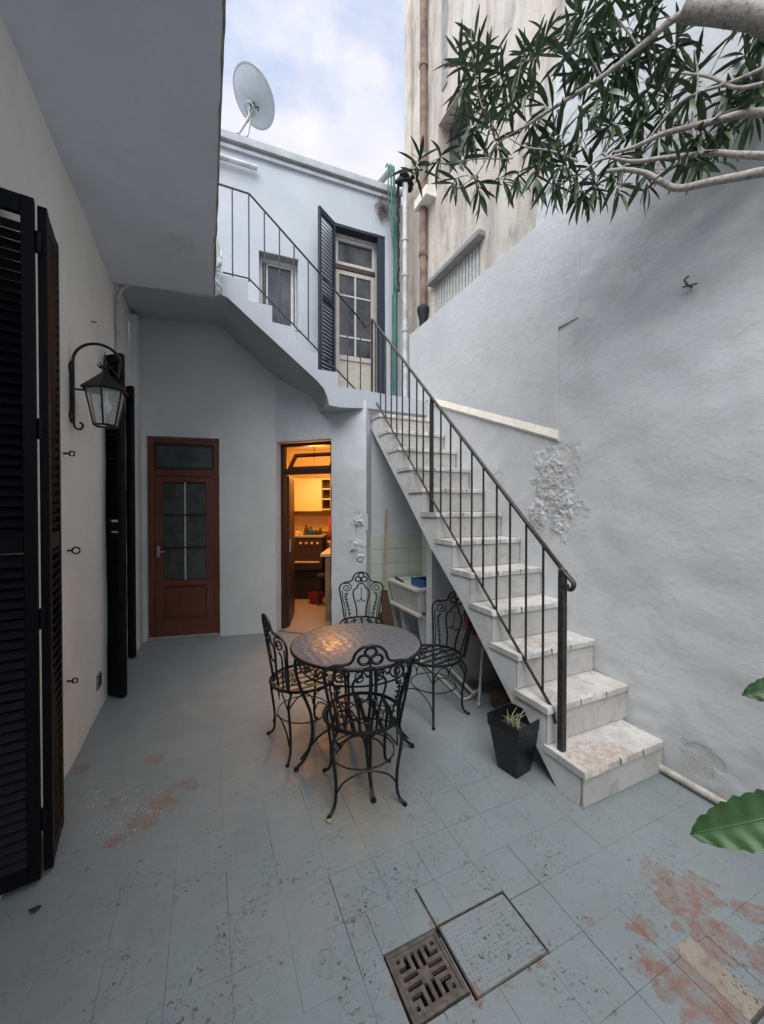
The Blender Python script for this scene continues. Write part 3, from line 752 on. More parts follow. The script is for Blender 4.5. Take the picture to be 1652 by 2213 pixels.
shutter_pair('narrow black louvred shutter next to the pier of the red wooden door', (-.735, 4.56), (-.664, 4.48), (-.660, 4.50), (-.722, 4.60), z0=.01)

# ================================================================== STAIRS
SX0, SX1 = 1.70, 2.372; G = .226; R0 = .19; RS = .2115; SY = 1.296; NS = 12
def tz(k): return R0+(k-1)*RS
def ty(k): return SY+(k-1)*G
st = thing('staircase', 'steep white painted masonry staircase with chipped worn treads along the right wall', 'staircase', (2.03, 1.33, 0))
# side body
prof = [(1.336, 0)]
for k in range(1, NS+1):
    prof.append((ty(k)+.03, tz(k)-.036)); prof.append((ty(k+1)+.03, tz(k)-.036))
prof += [(ty(NS+1)+.03, 2.60), (4.06, 2.60), (4.06, 2.42), (4.03, 2.395), (3.29, 1.69), (2.76, 1.175), (2.315, .80), (2.056, .545), (1.80, .295), (1.60, .13), (1.474, 0)]
body = MB(); ps = [V((SX0+.012, y, z)) for y, z in prof]
n_ = len(ps)
body.v = ps+[V((SX1, p.y, p.z)) for p in ps]
body.f = [(i, (i+1) % n_, n_+(i+1) % n_, n_+i) for i in range(n_)]
body.build('flight', M['stair'], st)
# stringer face (thick, slightly uneven): triangulated prism
sf = MB().prism([V((SX0, y, z)) for y, z in prof], (.012, 0, 0)); sf.build('stringer', M['stair'], st)
for k in range(1, NS+1):
    y0_, y1_ = ty(k), ty(k+1)+.03
    # riser
    MB().box((SX0+.002, y0_+.014, 0 if k == 1 else tz(k-1)+.002), (SX1-.03 if k == 1 else SX1-.001, y0_+.0295, tz(k)-.037)).build('riser', M['riser'], st, bev=.003)
    # tread with chipped front edge, made of a grid
    tm = MB(); nxs = 34; rr_ = random.Random(100+k)
    xl = SX0-.010+rr_.uniform(-.003, .003); xr = SX1-.045 if k == 1 else SX1-.002
    chips = [(rr_.uniform(xl, xr), rr_.uniform(.015, .06), rr_.uniform(.008, .024)) for _ in range(4)]+[(xl+.05, .05, .016)]
    tp = []; md = []; bo = []; bk = []; bkb = []
    for i in range(nxs+1):
        x = xl+(xr-xl)*i/nxs; c = 0
        for cxp, cw, cd in chips:
            c = max(c, cd*max(0, 1-abs(x-cxp)/cw))
        c += .002*rr_.random()
        zt = tz(k)+.002*noise.noise(V((x*6, k, 0)))
        tp.append(V((x, y0_+.005+c, zt))); md.append(V((x, y0_+.001+c*.45, zt-.005-c*.7)))
        bo.append(V((x, y0_+.001+.002*noise.noise(V((x*9, k, 3))), tz(k)-.036+.003*noise.noise(V((x*7, k, 9)))))); bk.append(V((x, y1_, tz(k)))); bkb.append(V((x, y1_, tz(k)-.0355)))
    tm.v = tp+md+bo+bk+bkb; m_ = nxs+1
    for i in range(nxs):
        tm.f += [(i, i+1, m_*3+i+1, m_*3+i), (m_+i, m_+i+1, i+1, i), (2*m_+i, 2*m_+i+1, m_+i+1, m_+i), (4*m_+i, 4*m_+i+1, 2*m_+i+1, 2*m_+i), (3*m_+i, 3*m_+i+1, 4*m_+i+1, 4*m_+i)]
    for i in (0, nxs): tm.f += [(i, m_+i, 2*m_+i, 4*m_+i, 3*m_+i)]
    to = tm.build('tread', M['tread'], st, smooth=30)
    # cracks between the two slabs of the nosing
    for xc in (xl+.26, xl+.46):
        xx = xc+rr_.uniform(-.02, .02); ck = MB()
        ck.box((xx, y0_-.001, tz(k)-.034), (xx+.006, y0_+.006, tz(k)-.002))
        ck.build('joint', M['grout'], to)
# landing + upper flight, one body
us = thing('upper_staircase', 'white upper flight with stepped edge rising left from the landing', 'staircase', (1.2, 4.3, 2.7))
YF = 3.95
top_pts = [(2.378, 2.765), (1.284, 2.80), (1.284, 2.945), (1.06, 2.945), (1.06, 3.115), (.824, 3.12), (.824, 3.335), (.597, 3.345), (.597, 3.505), (.374, 3.505), (.374, 3.70), (-.72, 3.70)]
bot_pts = [(-.72, 3.50), (.10, 3.515), (.19, 3.495), (.45, 3.29), (1.05, 2.83), (1.126, 2.755), (1.165, 2.67), (1.186, 2.585), (1.30, 2.575), (1.66, 2.60), (2.378, 2.60)]
poly = top_pts+bot_pts; n_ = len(poly)
ub = MB()
def yb(x): return 5.2 if x < 1.2 else (5.2-(x-1.2)*1.9 if x < 1.66 else 4.58)
def zb(x, z, i): return z+(.12 if i >= len(top_pts) and x < .3 else (.06 if i >= len(top_pts) and x < 1.0 else 0))
ub.v = [V((x, YF, z)) for x, z in poly]+[V((x, yb(x), zb(x, z, i))) for i, (x, z) in enumerate(poly)]
ub.f = [tuple(range(n_))]+[(i, (i+1) % n_, n_+(i+1) % n_, n_+i) for i in range(n_)]
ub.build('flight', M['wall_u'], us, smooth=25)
for i in range(1, len(top_pts)-1, 2):
    x1_, z1_ = top_pts[i]; x2_, z2_ = top_pts[i+1]
    MB().box((x1_-.006, YF+.004, min(z1_, z2_)+.002), (x1_+.004, 4.56, max(z1_, z2_)-.001)).build('riser', M['stair'], us)
# closing piece between slab end & upper landing
# ---- railings
ral = thing('stair_railing', 'black iron railing of the lower stairs with scrolled newel end', 'railing', (1.78, 1.5, 0))
RX = 1.738
def hz(y): return 1.169+(y-1.477)*.9555
def bz(y): return .385+(y-1.536)*.9455
hr_ = [(RX, 1.428, 1.128), (RX, 1.405, 1.103), (RX, 1.414, 1.074), (RX, 1.438, 1.070), (RX, 1.448, 1.092)]
MB().tube(spline([(RX, 4.08, hz(4.08)), (RX, 2.6, hz(2.6)), (RX, 1.6, hz(1.6)), (RX, 1.477, hz(1.477))]+hr_, 4), .0125, 6).build('handrail', M['rail'], ral, smooth=60)
MB().tube([(RX, 1.515, .315), (RX, 1.536, bz(1.536)), (RX, 3.95, bz(3.95)), (RX, 4.0, 2.72), (RX-.03, 4.03, 2.76), (RX-.05, 4.0, 2.79)], .0095, 6).build('bottom_rail', M['rail'], ral, smooth=60)
ys_ = [on_x(u, 1100, RX).y for u in (1217, 1175, 1138, 1103, 1074, 1045, 1020, 996, 974, 953, 933, 915, 901, 885, 870, 858, 846, 834, 823, 812)]
for y_, rr2, zb_ in ((ys_[0], .017, .178), (ys_[10], .014, tz(7)+.0), (4.09, .010, 2.78)):
    MB().box((RX-rr2, y_-rr2, zb_), (RX+rr2, y_+rr2, hz(y_))).build('newel_post', M['rail'], ral, bev=.002)
for k, y_ in enumerate(ys_):
    if k in (0, 10) or y_ > 4.04: continue
    MB().tube([(RX, y_, bz(y_)), (RX, y_, hz(y_))], .0078, 6).build('baluster', M['rail'], ral, smooth=60)
url = thing('upper_railing', 'thin black iron railing of the upper flight in front of the small window', 'railing', (.4, 3.98, 3.7))
YR = 3.975
def uh(x): return 4.555 if x < .392 else 4.555-(x-.392)*.848
def ubr(x): return 3.735 if x < .385 else 3.735-(x-.385)*.848
MB().tube([(-.7, YR, 4.556), (.392, YR, 4.555), (1.50, YR, uh(1.50)), (1.62, YR+.03, uh(1.62)), (1.72, 4.08, 3.62)], .0105, 6).build('handrail', M['rail'], url, smooth=60)
MB().tube([(-.7, YR, 3.735), (.385, YR, 3.735), (1.50, YR, ubr(1.50)+.0), (1.52, YR, 2.80)], .0085, 6).build('bottom_rail', M['rail'], url, smooth=60)
for x_ in (-.55, -.40, -.25, -.1, .08, .236, .386, .532, .678, .824, .97, 1.115, 1.26):
    MB().tube([(x_, YR, ubr(x_)-(.03 if x_ < .39 else 0)), (x_, YR, uh(x_))], .007, 6).build('baluster', M['rail'], url, smooth=60)
for x_ in (1.40, 1.55):
    MB().tube([(x_, YR, 2.79), (x_, YR, uh(x_))], .007, 6).build('baluster', M['rail'], url, smooth=60)

# ================================================================== wooden door
wd_ = thing('wooden_door', 'red varnished wooden door with six panes and a transom above', 'door', (-.24, 4.92, 0))
DM = Matrix(((dA.x, -dA.y, 0, A0.x), (dA.y, dA.x, 0, A0.y), (0, 0, 1, 0), (0, 0, 0, 1)))
e0, e1 = sD0+.008, sD1-.008; o0, o1 = .045, .11
frame(MB(), e0, e1, .03, 2.285, .055, o0, o1, DM).build('door_frame', M['wood'], wd_, bev=.004)
MB().box((e0+.055, o0+.008, 1.86), (e1-.055, o1, 1.935), DM).build('transom_rail', M['wood'], wd_, bev=.004)
MB().box((e0+.056, o0+.03, 1.936), (e1-.056, o0+.036, 2.229), DM).build('pane', M['glassd'], wd_)
frame(MB(), e0+.056, e1-.056, 1.936, 2.229, .022, o0+.015, o0+.029, DM).build('transom_bead', M['woodd'], wd_, bev=.002)
l0, l1 = e0+.058, e1-.058
leaf = MB()
sw = .085
leaf.box((l0, o0+.012, .06), (l0+sw, o1-.01, 1.855), DM); leaf.box((l1-sw, o0+.012, .06), (l1, o1-.01, 1.855), DM)
leaf.box((l0+sw, o0+.012, 1.79), (l1-sw, o1-.01, 1.855), DM); leaf.box((l0+sw, o0+.012, .60), (l1-sw, o1-.01, .665), DM); leaf.box((l0+sw, o0+.012, .06), (l1-sw, o1-.01, .20), DM)
lo_ = leaf.build('door_leaf', M['wood'], wd_, bev=.004)
MB().box((l0+sw, o0+.034, .20), (l1-sw, o0+.05, .60), DM).build('panel', M['wood'], wd_)
MB().box((l0+sw+.03, o0+.024, .23), (l1-sw-.03, o0+.034, .57), DM).build('raised_panel', M['wood'], wd_, bev=.006)
pw = (l1-l0-2*sw); mid_ = (l0+l1)/2; ph = (1.79-.665)/3
for k in range(3):
    for (sa, sb) in ((l0+sw, mid_-.009), (mid_+.009, l1-sw)):
        MB().box((sa+.001, o0+.03, .665+k*ph+.01), (sb-.001, o0+.034, .665+(k+1)*ph-.01), DM).build('pane', M['glassd'], wd_)
gb = MB().box((mid_-.008, o0+.02, .666), (mid_+.008, o0+.045, 1.789), DM)
gb.build('glazing_bar', M['winw'], wd_, bev=.002)
for k in (1, 2): MB().box((l0+sw, o0+.018, .665+k*ph-.009), (l1-sw, o0+.046, .665+k*ph+.009), DM).build('glazing_bar', M['woodd'], wd_, bev=.002)
hnd = MB().tube([DM @ V((l0+.04, o0+.01, 1.0)), DM @ V((l0+.04, o0-.03, 1.0)), DM @ V((l0+.12, o0-.035, 1.0))], .007, 6)
hnd.box((l0+.025, o0+.004, .94), (l0+.055, o0+.011, 1.06), DM); hnd.build('handle', M['dishm'], wd_, smooth=50)
MB().box((sD0+.003, .01, .0), (sD1-.003, .19, .03), DM).build('threshold', M['grayc'], wd_, bev=.005)
MB().box((e0-.004, .11, .03), (e1+.004, .16, 2.29), DM).build('backing', M['black'], wd_)

# ================================================================== kitchen
kit = thing('kitchen_room', 'warmly lit kitchen room seen through the open doorway', 'room', (1.4, 5, 0))
def kwall(p, q, z0=0, z1=2.62, th=.08, mat='kwall', name='kitchen_wall'):
    p = V((*p[:2], 0)); q = V((*q[:2], 0)); d = (q-p).normalized(); n = V((-d.y, d.x, 0))
    return MB().hexa([p+V((0, 0, z0)), q+V((0, 0, z0)), q+n*th+V((0, 0, z0)), p+n*th+V((0, 0, z0)), p+V((0, 0, z1)), q+V((0, 0, z1)), q+n*th+V((0, 0, z1)), p+n*th+V((0, 0, z1))]).build(name, M[mat], kit)
J1 = CW+dK*(-.0)+nK*.165; J2 = CW+dK*.75+nK*.165
KL, KR, KB = -1.62, .10, 6.75
kp = [KP(KR, 4.70), KP(KR, KB), KP(KL, KB), KP(KL, 4.98)]
kwall(kp[1], kp[0], th=.08); kwall(kp[2], kp[1]); kwall(kp[3], kp[2]); kwall(J1, kp[3], th=-.05)
kwall(kp[0], J2, th=.05)
fl_ = [J1, J2, kp[0], kp[1], kp[2], kp[3]]
MB().prism([V((p.x, p.y, -.03)) for p in [CW+nK*.02, CW+dK*.74+nK*.02]+fl_[1:]+[fl_[0]]], (0, 0, .05)).build('kitchen_floor', M['kfloor'], kit)
MB().prism([V((p.x, p.y, 2.50)) for p in fl_], (0, 0, .06)).build('kitchen_ceiling', M['kwall'], kit)
# back splash
MB().hexa([KP(-1.55, 6.72, 1.08), KP(.05, 6.72, 1.08), KP(.05, 6.74, 1.08), KP(-1.55, 6.74, 1.08), KP(-1.55, 6.72, 1.36), KP(.05, 6.72, 1.36), KP(.05, 6.74, 1.36), KP(-1.55, 6.74, 1.36)]).build('splashback', M['cab'], kit)
def kbox(name, L0, L1, Z0, Z1, z0, z1, mat, parent, bev=.004):
    return MB().hexa([KP(L0, Z0, z0), KP(L1, Z0, z0), KP(L1, Z1, z0), KP(L0, Z1, z0), KP(L0, Z0, z1), KP(L1, Z0, z1), KP(L1, Z1, z1), KP(L0, Z1, z1)]).build(name, M[mat], parent, bev=bev)
cabt = thing('wall_cabinet', 'cream kitchen wall cabinet with three open cubbies seen through the doorway', 'cabinet', KP(-1.1, 6.5, 1.45))
kbox('cabinet_door', -1.56, -1.00, 6.38, 6.70, 1.44, 1.985, 'cab', cabt)
kbox('side', -.86, -.84, 6.38, 6.70, 1.46, 1.985, 'cab', cabt, .002)
for z_ in (1.46, 1.63, 1.80, 1.965): kbox('shelf', -.999, -.861, 6.38, 6.70, z_, z_+.02, 'cab', cabt, .002)
kbox('back', -.999, -.861, 6.60, 6.69, 1.481, 1.964, 'dark', cabt, .002)
stv = thing('stove', 'dark kitchen stove with pots on top seen through the doorway', 'stove', KP(-1.2, 6.3, 0))
kbox('body', -1.50, -.96, 6.15, 6.70, .50, 1.02, 'dark', stv); kbox('hob', -1.52, -.94, 6.13, 6.71, 1.022, 1.05, 'dishm', stv)
kbox('oven_rail', -1.42, -1.0, 6.10, 6.13, .62, .645, 'cab', stv, .002); kbox('plinth', -1.5, -.96, 6.2, 6.7, .02, .49, 'black', stv)
for i in range(4): MB().lathe(KP(-1.30+.09*i, 6.14, .93), [(.02, 0), (.02, .02), (.012, .03)], 10, -V((.41, .91, 0))).build('knob', M['cab'], stv)
rj = random.Random(4)
pot_labels = ['tall dark bottle on the stove top in the kitchen', 'small pale jar on the stove top in the kitchen', 'purple jug on the stove top in the kitchen', 'low dark pot on the stove top in the kitchen', 'little cream cup on the stove top in the kitchen', 'thin dark flask on the stove top near the orange bottle']
for i, (lt, h_, r_, mt) in enumerate(((-1.25, .17, .035, 'dark'), (-1.40, .09, .04, 'cab'), (-1.18, .13, .045, 'blue'), (-1.09, .08, .05, 'dark'), (-1.33, .07, .03, 'wtile'), (-1.02, .12, .03, 'dark'))):
    t_ = thing('kitchen_jar', pot_labels[i], 'jar', KP(lt, 6.35, 1.052), 'kitchen ware on the stove')
    MB().lathe(KP(lt, 6.35, 1.052), [(r_*.9, 0), (r_, h_*.3), (r_, h_*.6), (r_*.5, h_*.8)], 12).build('jar_body', M[mt], t_, smooth=40)
    MB().lathe(KP(lt, 6.35, 1.053+h_*.8), [(r_*.55, 0), (r_*.55, h_*.12), (r_*.2, h_*.2)], 10).build('lid', M['dark'], t_, smooth=40)
cnt = thing('kitchen_counter', 'kitchen counter with pale top along the right of the doorway', 'counter', KP(-.6, 5.8, 0))
kbox('carcass', -.74, .05, 5.0, 6.1, .02, .86, 'stick', cnt); kbox('worktop', -.80, .06, 4.98, 6.12, .862, .90, 'cab', cnt)
kbox('handle', -.75, -.741, 5.3, 5.6, .7, .72, 'dishm', cnt, .002)
t_ = thing('orange_bottle', 'tall orange gas bottle standing at the back of the kitchen counter', 'bottle', KP(-.80, 6.5, 0))
MB().lathe(KP(-.80, 6.45, 1.02), [(.09, 0), (.1, .03), (.1, .30), (.06, .37), (.03, .39)], 16).build('bottle_body', M['orange'], t_, smooth=50)
kbox('stand', -.92, -.68, 6.33, 6.6, .02, 1.018, 'dark', t_)
t_ = thing('basin', 'cream basin on the kitchen counter just inside the doorway', 'basin', KP(-.66, 5.7, .9))
MB().lathe(KP(-.66, 5.7, .902), [(.10, 0), (.15, .09), (.155, .1), (.14, .095), (.09, .01)], 20).build('bowl', M['cab'], t_, smooth=50)
t_ = thing('red_bucket', 'dark red bucket on the kitchen floor by the stove', 'bucket', KP(-1.05, 6.0, .02))
MB().lathe(KP(-1.02, 5.95, .021), [(.09, 0), (.12, .14), (.125, .15), (.11, .148), (.08, .01)], 16).build('bucket_body', M['red'], t_, smooth=50)
t_ = thing('kitchen_stool', 'dark stool beside the kitchen counter', 'stool', KP(-.86, 5.9, .02))
kbox('seat', -.98, -.80, 5.75, 5.95, .45, .49, 'dark', t_)
for a1, b1 in ((-.97, 5.76), (-.82, 5.76), (-.97, 5.93), (-.82, 5.93)): kbox('leg', a1, a1+.02, b1, b1+.02, .022, .448, 'dark', t_, .001)
# ceiling light of the kitchen (lit)
em, N_, L_, B_ = new_mat('warm_lamp_glow'); B_.inputs['Emission Color'].default_value = (1, .62, .25, 1); B_.inputs['Emission Strength'].default_value = 4
B_.inputs['Base Color'].default_value = (.8, .7, .5, 1)
t_ = thing('ceiling_lamp', 'small lit lamp hanging at the kitchen ceiling above the cabinet', 'lamp', KP(-1.1, 6.1, 2.1))
MB().lathe(KP(-1.05, 5.95, 2.02), [(.03, 0), (.17, .015), (.18, .03), (.06, .09)], 20).build('lamp_shade', em, t_, smooth=50)
MB().tube([KP(-1.05, 5.95, 2.11), KP(-1.05, 5.95, 2.49)], .008, 6).build('cord', M['dark'], t_)
ld = bpy.data.lights.new('kitchen_lamp_light', 'POINT'); ld.energy = 15; ld.color = (1, .38, .05); ld.shadow_soft_size = .12
lo2 = bpy.data.objects.new('kitchen_lamp_light', ld); C.objects.link(lo2); lo2.location = KP(-.95, 5.55, 2.15)
# kitchen door frame, transom sash and leaf
kd = thing('kitchen_door', 'dark brown kitchen door frame with tilted transom sash, door standing open', 'door', CW+dK*.37)
KM = Matrix(((dK.x, nK.x, 0, CW.x), (dK.y, nK.y, 0, CW.y), (0, 0, 1, 0), (0, 0, 0, 1)))
MB().box((.008, .085, .022), (.058, .15, 2.275), KM).build('door_frame', M['woodd'], kd, bev=.004)
MB().box((.68, .085, .022), (.73, .15, 2.275), KM).build('door_frame', M['woodd'], kd, bev=.004)
MB().box((.059, .085, 2.235), (.679, .15, 2.275), KM).build('door_frame', M['woodd'], kd, bev=.004)
MB().box((.059, .085, 1.90), (.679, .15, 1.965), KM).build('transom_rail', M['woodd'], kd, bev=.004)
TM = KM @ Matrix.Translation((0, .13, 1.97)) @ Matrix.Rotation(math.radians(-38), 4, 'X')
frame(MB(), .07, .67, .0, .27, .042, 0, .035, TM).build('transom_sash', M['woodd'], kd, bev=.003)
hd = V((.30, .954, 0)).normalized(); hp = CW+dK*.06+nK*.16
LM = Matrix(((hd.x, -hd.y, 0, hp.x), (hd.y, hd.x, 0, hp.y), (0, 0, 1, 0), (0, 0, 0, 1)))
MB().box((0, -.018, .035), (.62, .022, 1.89), LM).build('door_leaf', M['woodd'], kd, bev=.004)
MB().box((-.004, -.03, .95), (.05, -.0185, 1.1), LM).build('lock_plate', M['dishm'], kd, bev=.001)

# ================================================================== laundry corner
sk = thing('laundry_sink', 'white laundry sink on legs beneath the stairs with a blue tub', 'sink', (2.1, 3.6, 0))
sx0, sx1, sy0, sy1, szt = 1.90, 2.36, 3.33, 3.99, .69
MB().hexa([(sx0+.05, sy0+.03, .43), (sx1, sy0+.03, .43), (sx1, sy1-.02, .43), (sx0+.05, sy1-.02, .43), (sx0, sy0, szt-.035), (sx1, sy0, szt-.035), (sx1, sy1, szt-.035), (sx0, sy1, szt-.035)]).build('basin', M['ceramic'], sk, bev=.012)
MB().box((sx0-.018, sy0-.015, szt-.034), (sx0+.03, sy1, szt)).build('rim', M['ceramic'], sk, bev=.01)
MB().box((sx0+.031, sy0-.015, szt-.034), (sx1, sy0+.03, szt)).build('rim', M['ceramic'], sk, bev=.008)
MB().box((sx0+.032, sy1-.035, szt-.034), (sx1, sy1, szt)).build('rim', M['ceramic'], sk, bev=.008)
MB().box((sx0+.032, sy0+.031, szt-.0345), (sx1, sy1-.036, szt-.028)).build('sink_bottom', M['ceramic'], sk)
MB().box((sx0+.01, sy0+.0, .40), (sx0+.07, sy1-.0, .428)).build('skirt', M['ceramic'], sk, bev=.004)
for yy in (sy0+.05, sy1-.2):
    MB().hexa([(sx0+.12, yy, 0), (sx1-.02, yy, 0), (sx1-.02, yy+.06, 0), (sx0+.12, yy+.06, 0), (sx0+.07, yy, .398), (sx1-.01, yy, .398), (sx1-.01, yy+.08, .398), (sx0+.07, yy+.08, .398)]).build('leg', M['stair'], sk, bev=.006)
t_ = thing('blue_tub', 'bright blue plastic tub sitting in the laundry sink', 'tub', (2.12, 3.55, .67))
mbt = MB(); b0 = (2.02, 3.38, .668)
for (x_, y_, X_, Y_) in ((2.02, 3.38, 2.26, 3.388), (2.02, 3.66, 2.26, 3.668), (2.02, 3.388, 2.028, 3.66), (2.252, 3.388, 2.26, 3.66)):
    mbt.box((x_, y_, .67), (X_, Y_, .74))
mbt.box((2.02, 3.38, .6625), (2.26, 3.668, .669)); mbt.build('tub_body', M['blue'], t_)
MB().box((2.012, 3.372, .738), (2.268, 3.379, .752)).box((2.012, 3.379, .738), (2.0195, 3.67, .752)).build('rim', M['blue'], t_)
t_ = tag(MB().tube([(1.99, 3.80, .67), (1.965, 3.92, .70), (1.96, 3.94, .70)], [.012, .012, .008], 6).build('scrub_brush', M['black']), 'small black scrubbing brush in the laundry sink', 'brush')
# broom
br_ = thing('broom', 'broom with wooden handle and brown bristles leaning by the sink', 'broom', (1.72, 3.80, 0))
bp0 = on_y(829, 1335, 3.78); bp1 = on_y(835, 1100, 3.98)
MB().tube([bp0, bp1], .011, 8).build('handle', M['stick'], br_, smooth=60)
bm_ = MB(); rj = random.Random(9)
for i in range(70):
    a = rj.uniform(-1, 1); b = rj.uniform(-1, 1)
    bm_.tube([bp0+V((a*.03, b*.015, .02)), bp0+V((a*.08+rj.uniform(-.02, .02), b*.03-.02, -rj.uniform(.22, .30)))], [.005, .002], 3)
tag(bm_.build('bristles', M['bristle'], br_), kind='stuff')
MB().box((bp0.x-.05, bp0.y-.02, bp0.z-.01), (bp0.x+.05, bp0.y+.02, bp0.z+.06)).build('head', M['bristle'], br_, bev=.008)
mb = MB()
p_ = on_y(838, 1330, 3.72)
tag(MB().hexa([(1.70, 3.70, .0), (1.86, 3.66, 0), (1.90, 3.72, 0), (1.72, 3.78, 0), (1.70, 3.74, .62), (1.76, 3.72, .62), (1.77, 3.75, .60), (1.71, 3.77, .60)]).build('floor_cloth', M['bristle'], None, bev=.01), 'brown cloth hanging from the corner of the laundry sink', 'cloth')

# drum and frame under the stairs
dm = thing('metal_drum', 'grey drum with a red top pushed under the stairs', 'drum', (2.12, 2.62, 0))
MB().lathe((2.12, 2.60, .10), [(.17, 0), (.18, .02), (.18, .34), (.175, .36)], 28).build('drum_body', M['tank'], dm, smooth=40)
MB().lathe((2.12, 2.60, .462), [(.16, 0), (.165, .03), (.15, .15), (.08, .22), (.03, .23)], 24).build('red_top', M['red'], dm, smooth=40)
MB().lathe((1.965, 2.52, .60), [(.022, 0), (.022, .012), (.01, .014)], 14, V((-.8, -.5, 0))).build('dial', M['chrome'], dm, smooth=40)
tf = thing('clothes_airer', 'pale tubular clothes airer folded under the stairs behind the right chair', 'airer', (1.85, 2.5, 0))
def tb(pts, r=.011): MB().tube(pts, r, 8).build('tube', M['chrome'], tf, smooth=60)
fa = on_z(1035, 1525, .012); fb = on_y(1045, 1385, fa.y+.1); tb([fa, fb])
fc = on_z(1025, 1500, .05); fd = on_z(960, 1430, .08); tb([fc, fd], .012)
fe = on_z(1000, 1512, .012); ff = on_z(950, 1462, .02); tb([on_z(1035, 1490, .04), on_z(1015, 1508, .015), fe, ff], .012)
fg = on_z(900, 1420, .04); tb([ff, fg], .012)
tag(MB().box((1.95, 2.05, 0), (2.2, 2.3, .10)).build('cardboard_box', M['bristle'], None, bev=.006), 'low brown box deep under the stairs near the plant pot', 'box')

# ================================================================== wall things
# conduit at the corner and along the slab end
cp = [V((-.70, 4.02, 2.6)), V((-.70, 4.02, 3.25)), V((-.685, 4.02, 3.37)), V((-.62, 4.01, 3.45)), V((-.5, 4.0, 3.485)), V((-.3, 3.97, 3.47)), V((0, 3.92, 3.45)), V((.07, 3.88, 3.47))]
tag(MB().tube(spline(cp, 5), .016, 8).build('cable_conduit', M['whitep'], None, smooth=60), 'white conduit bending from the wall corner along the gallery slab end', 'conduit')
cb = thing('cable_bundle', 'tangle of pale cables hanging at the corner of the gallery slab', 'cables', (.09, 3.86, 3.5))
rj = random.Random(3)
for i in range(7):
    q = [V((.085+rj.uniform(-.01, .02), 3.86, 4.0-.02*i))]
    x = .09; 
    for k in range(8): q.append(V((.10+.035*math.sin(k*1.3+i)+rj.uniform(-.01, .01), 3.85+rj.uniform(-.02, .02), 3.85-.055*k)))
    q.append(V((.06, 3.87, 3.44)))
    MB().tube(spline(q, 4), .005 if i % 3 else .008, 5).build('cable', M['chrome'] if i % 3 else M['whitep'], cb, smooth=60)
# shutter stays on the left wall
for (u, v, ring, lab) in ((138, 980, 0, 'small black iron catch high on the cream wall by the big shutter'), (145, 1190, 1, 'small black iron ring pull on the cream wall at mid height'), (145, 1472, 0, 'small black iron catch low on the cream wall by the big shutter')):
    p_ = on_x(u, v, -.725)
    t_ = thing('shutter_catch', lab, 'catch', p_, 'iron catches on the cream wall')
    MB().tube([p_, p_+V((.02, -.01, 0)), p_+V((.03, -.01, 0))], .006, 6).build('stem', M['iron'], t_)
    if ring: MB().tube(arc(p_+V((.045, -.01, 0)), .018, 0, 350, 14), .005, 5).build('ring', M['iron'], t_)
    else: MB().tube([p_+V((.03, -.01, .012)), p_+V((.05, -.01, .012)), p_+V((.05, -.01, -.012)), p_+V((.03, -.01, -.012)), p_+V((.03, -.01, .012))], .005, 5).build('hook', M['iron'], t_)
p_ = on_x(214, 1472, -.722)
t_ = thing('wall_vent', 'small dark vent low on the cream wall near the folded shutter', 'vent', p_)
MB().box((-.727, p_.y-.05, p_.z-.05), (-.716, p_.y+.05, p_.z+.06)).build('vent_frame', M['grayc'], t_, bev=.002)
for i in range(4): MB().box((-.7155, p_.y-.04, p_.z-.035+i*.024), (-.711, p_.y+.04, p_.z-.022+i*.024)).build('slat', M['black'], t_)
p_ = on_x(1495, 620, 2.372)
tag(MB().tube(spline([p_, p_+V((-.03, 0, .0)), p_+V((-.045, .01, .03)), p_+V((-.03, .0, .05))], 4), .006, 6).tube([p_+V((-.02, .03, .01)), p_+V((-.03, -.04, -.01))], .005, 5).build('wall_hook', M['grate'], None), 'small rusty hook alone on the big right wall', 'hook')
for (u, v, lab) in ((198, 695, 'tiny dark nail in the cream wall above the lantern'),):
    p_ = on_x(u, v, -.72); tag(MB().tube([p_, p_+V((.03, 0, 0))], .005, 5).build('nail', M['grate'], None), lab, 'nail')
# lantern --------------------------------------------------------------
ln = thing('wall_lantern', 'black iron wall lantern on an arched bracket on the cream wall', 'lantern', (-.725, 2.82, 2.2))
YL = 2.82; xw = -.712
brk = [V((xw, YL, 2.0)), V((xw, YL, 2.33))]+arc((xw+.118, YL, 2.36), .118, 180, 18, 16, r1=.125)+[V((-.485, YL, 2.34)), V((-.49, YL, 2.29))]
MB().tube(brk, .0085, 8).build('bracket', M['iron'], ln, smooth=60)
MB().tube(spline([V((xw, YL, 2.0)), V((xw+.01, YL, 1.97)), V((xw+.035, YL, 1.965)), V((xw+.045, YL, 1.99)), V((xw+.03, YL, 2.005))], 4), .006, 6).build('scroll', M['iron'], ln, smooth=60)
for z in (2.04, 2.32): MB().lathe((-.724, YL, z), [(.03, 0), (.03, .006), (.012, .012)], 14, V((1, 0, 0))).build('rosette', M['iron'], ln, smooth=40)
MB().hexa([(-.724, YL-.016, 2.0), (-.714, YL-.016, 2.0), (-.714, YL+.016, 2.0), (-.724, YL+.016, 2.0), (-.724, YL-.012, 2.36), (-.714, YL-.012, 2.36), (-.714, YL+.012, 2.36), (-.724, YL+.012, 2.36)]).build('backplate', M['iron'], ln, bev=.002)
LC = V((-.555, YL, 0)); lz0, lz1_, lz2 = 1.995, 2.205, 2.32
MB().tube([V((xw, YL, 2.20)), V((LC.x-.1, YL, 2.198))], .006, 6).build('stay', M['iron'], ln)
def ringp(r, z, k=6, ph=30): return [V((LC.x+r*math.cos(math.radians(ph+i*360/k)), LC.y+r*math.sin(math.radians(ph+i*360/k)), z)) for i in range(k)]
tr_ = ringp(.105, lz1_); brr = ringp(.062, lz0); apx = ringp(.014, lz2)
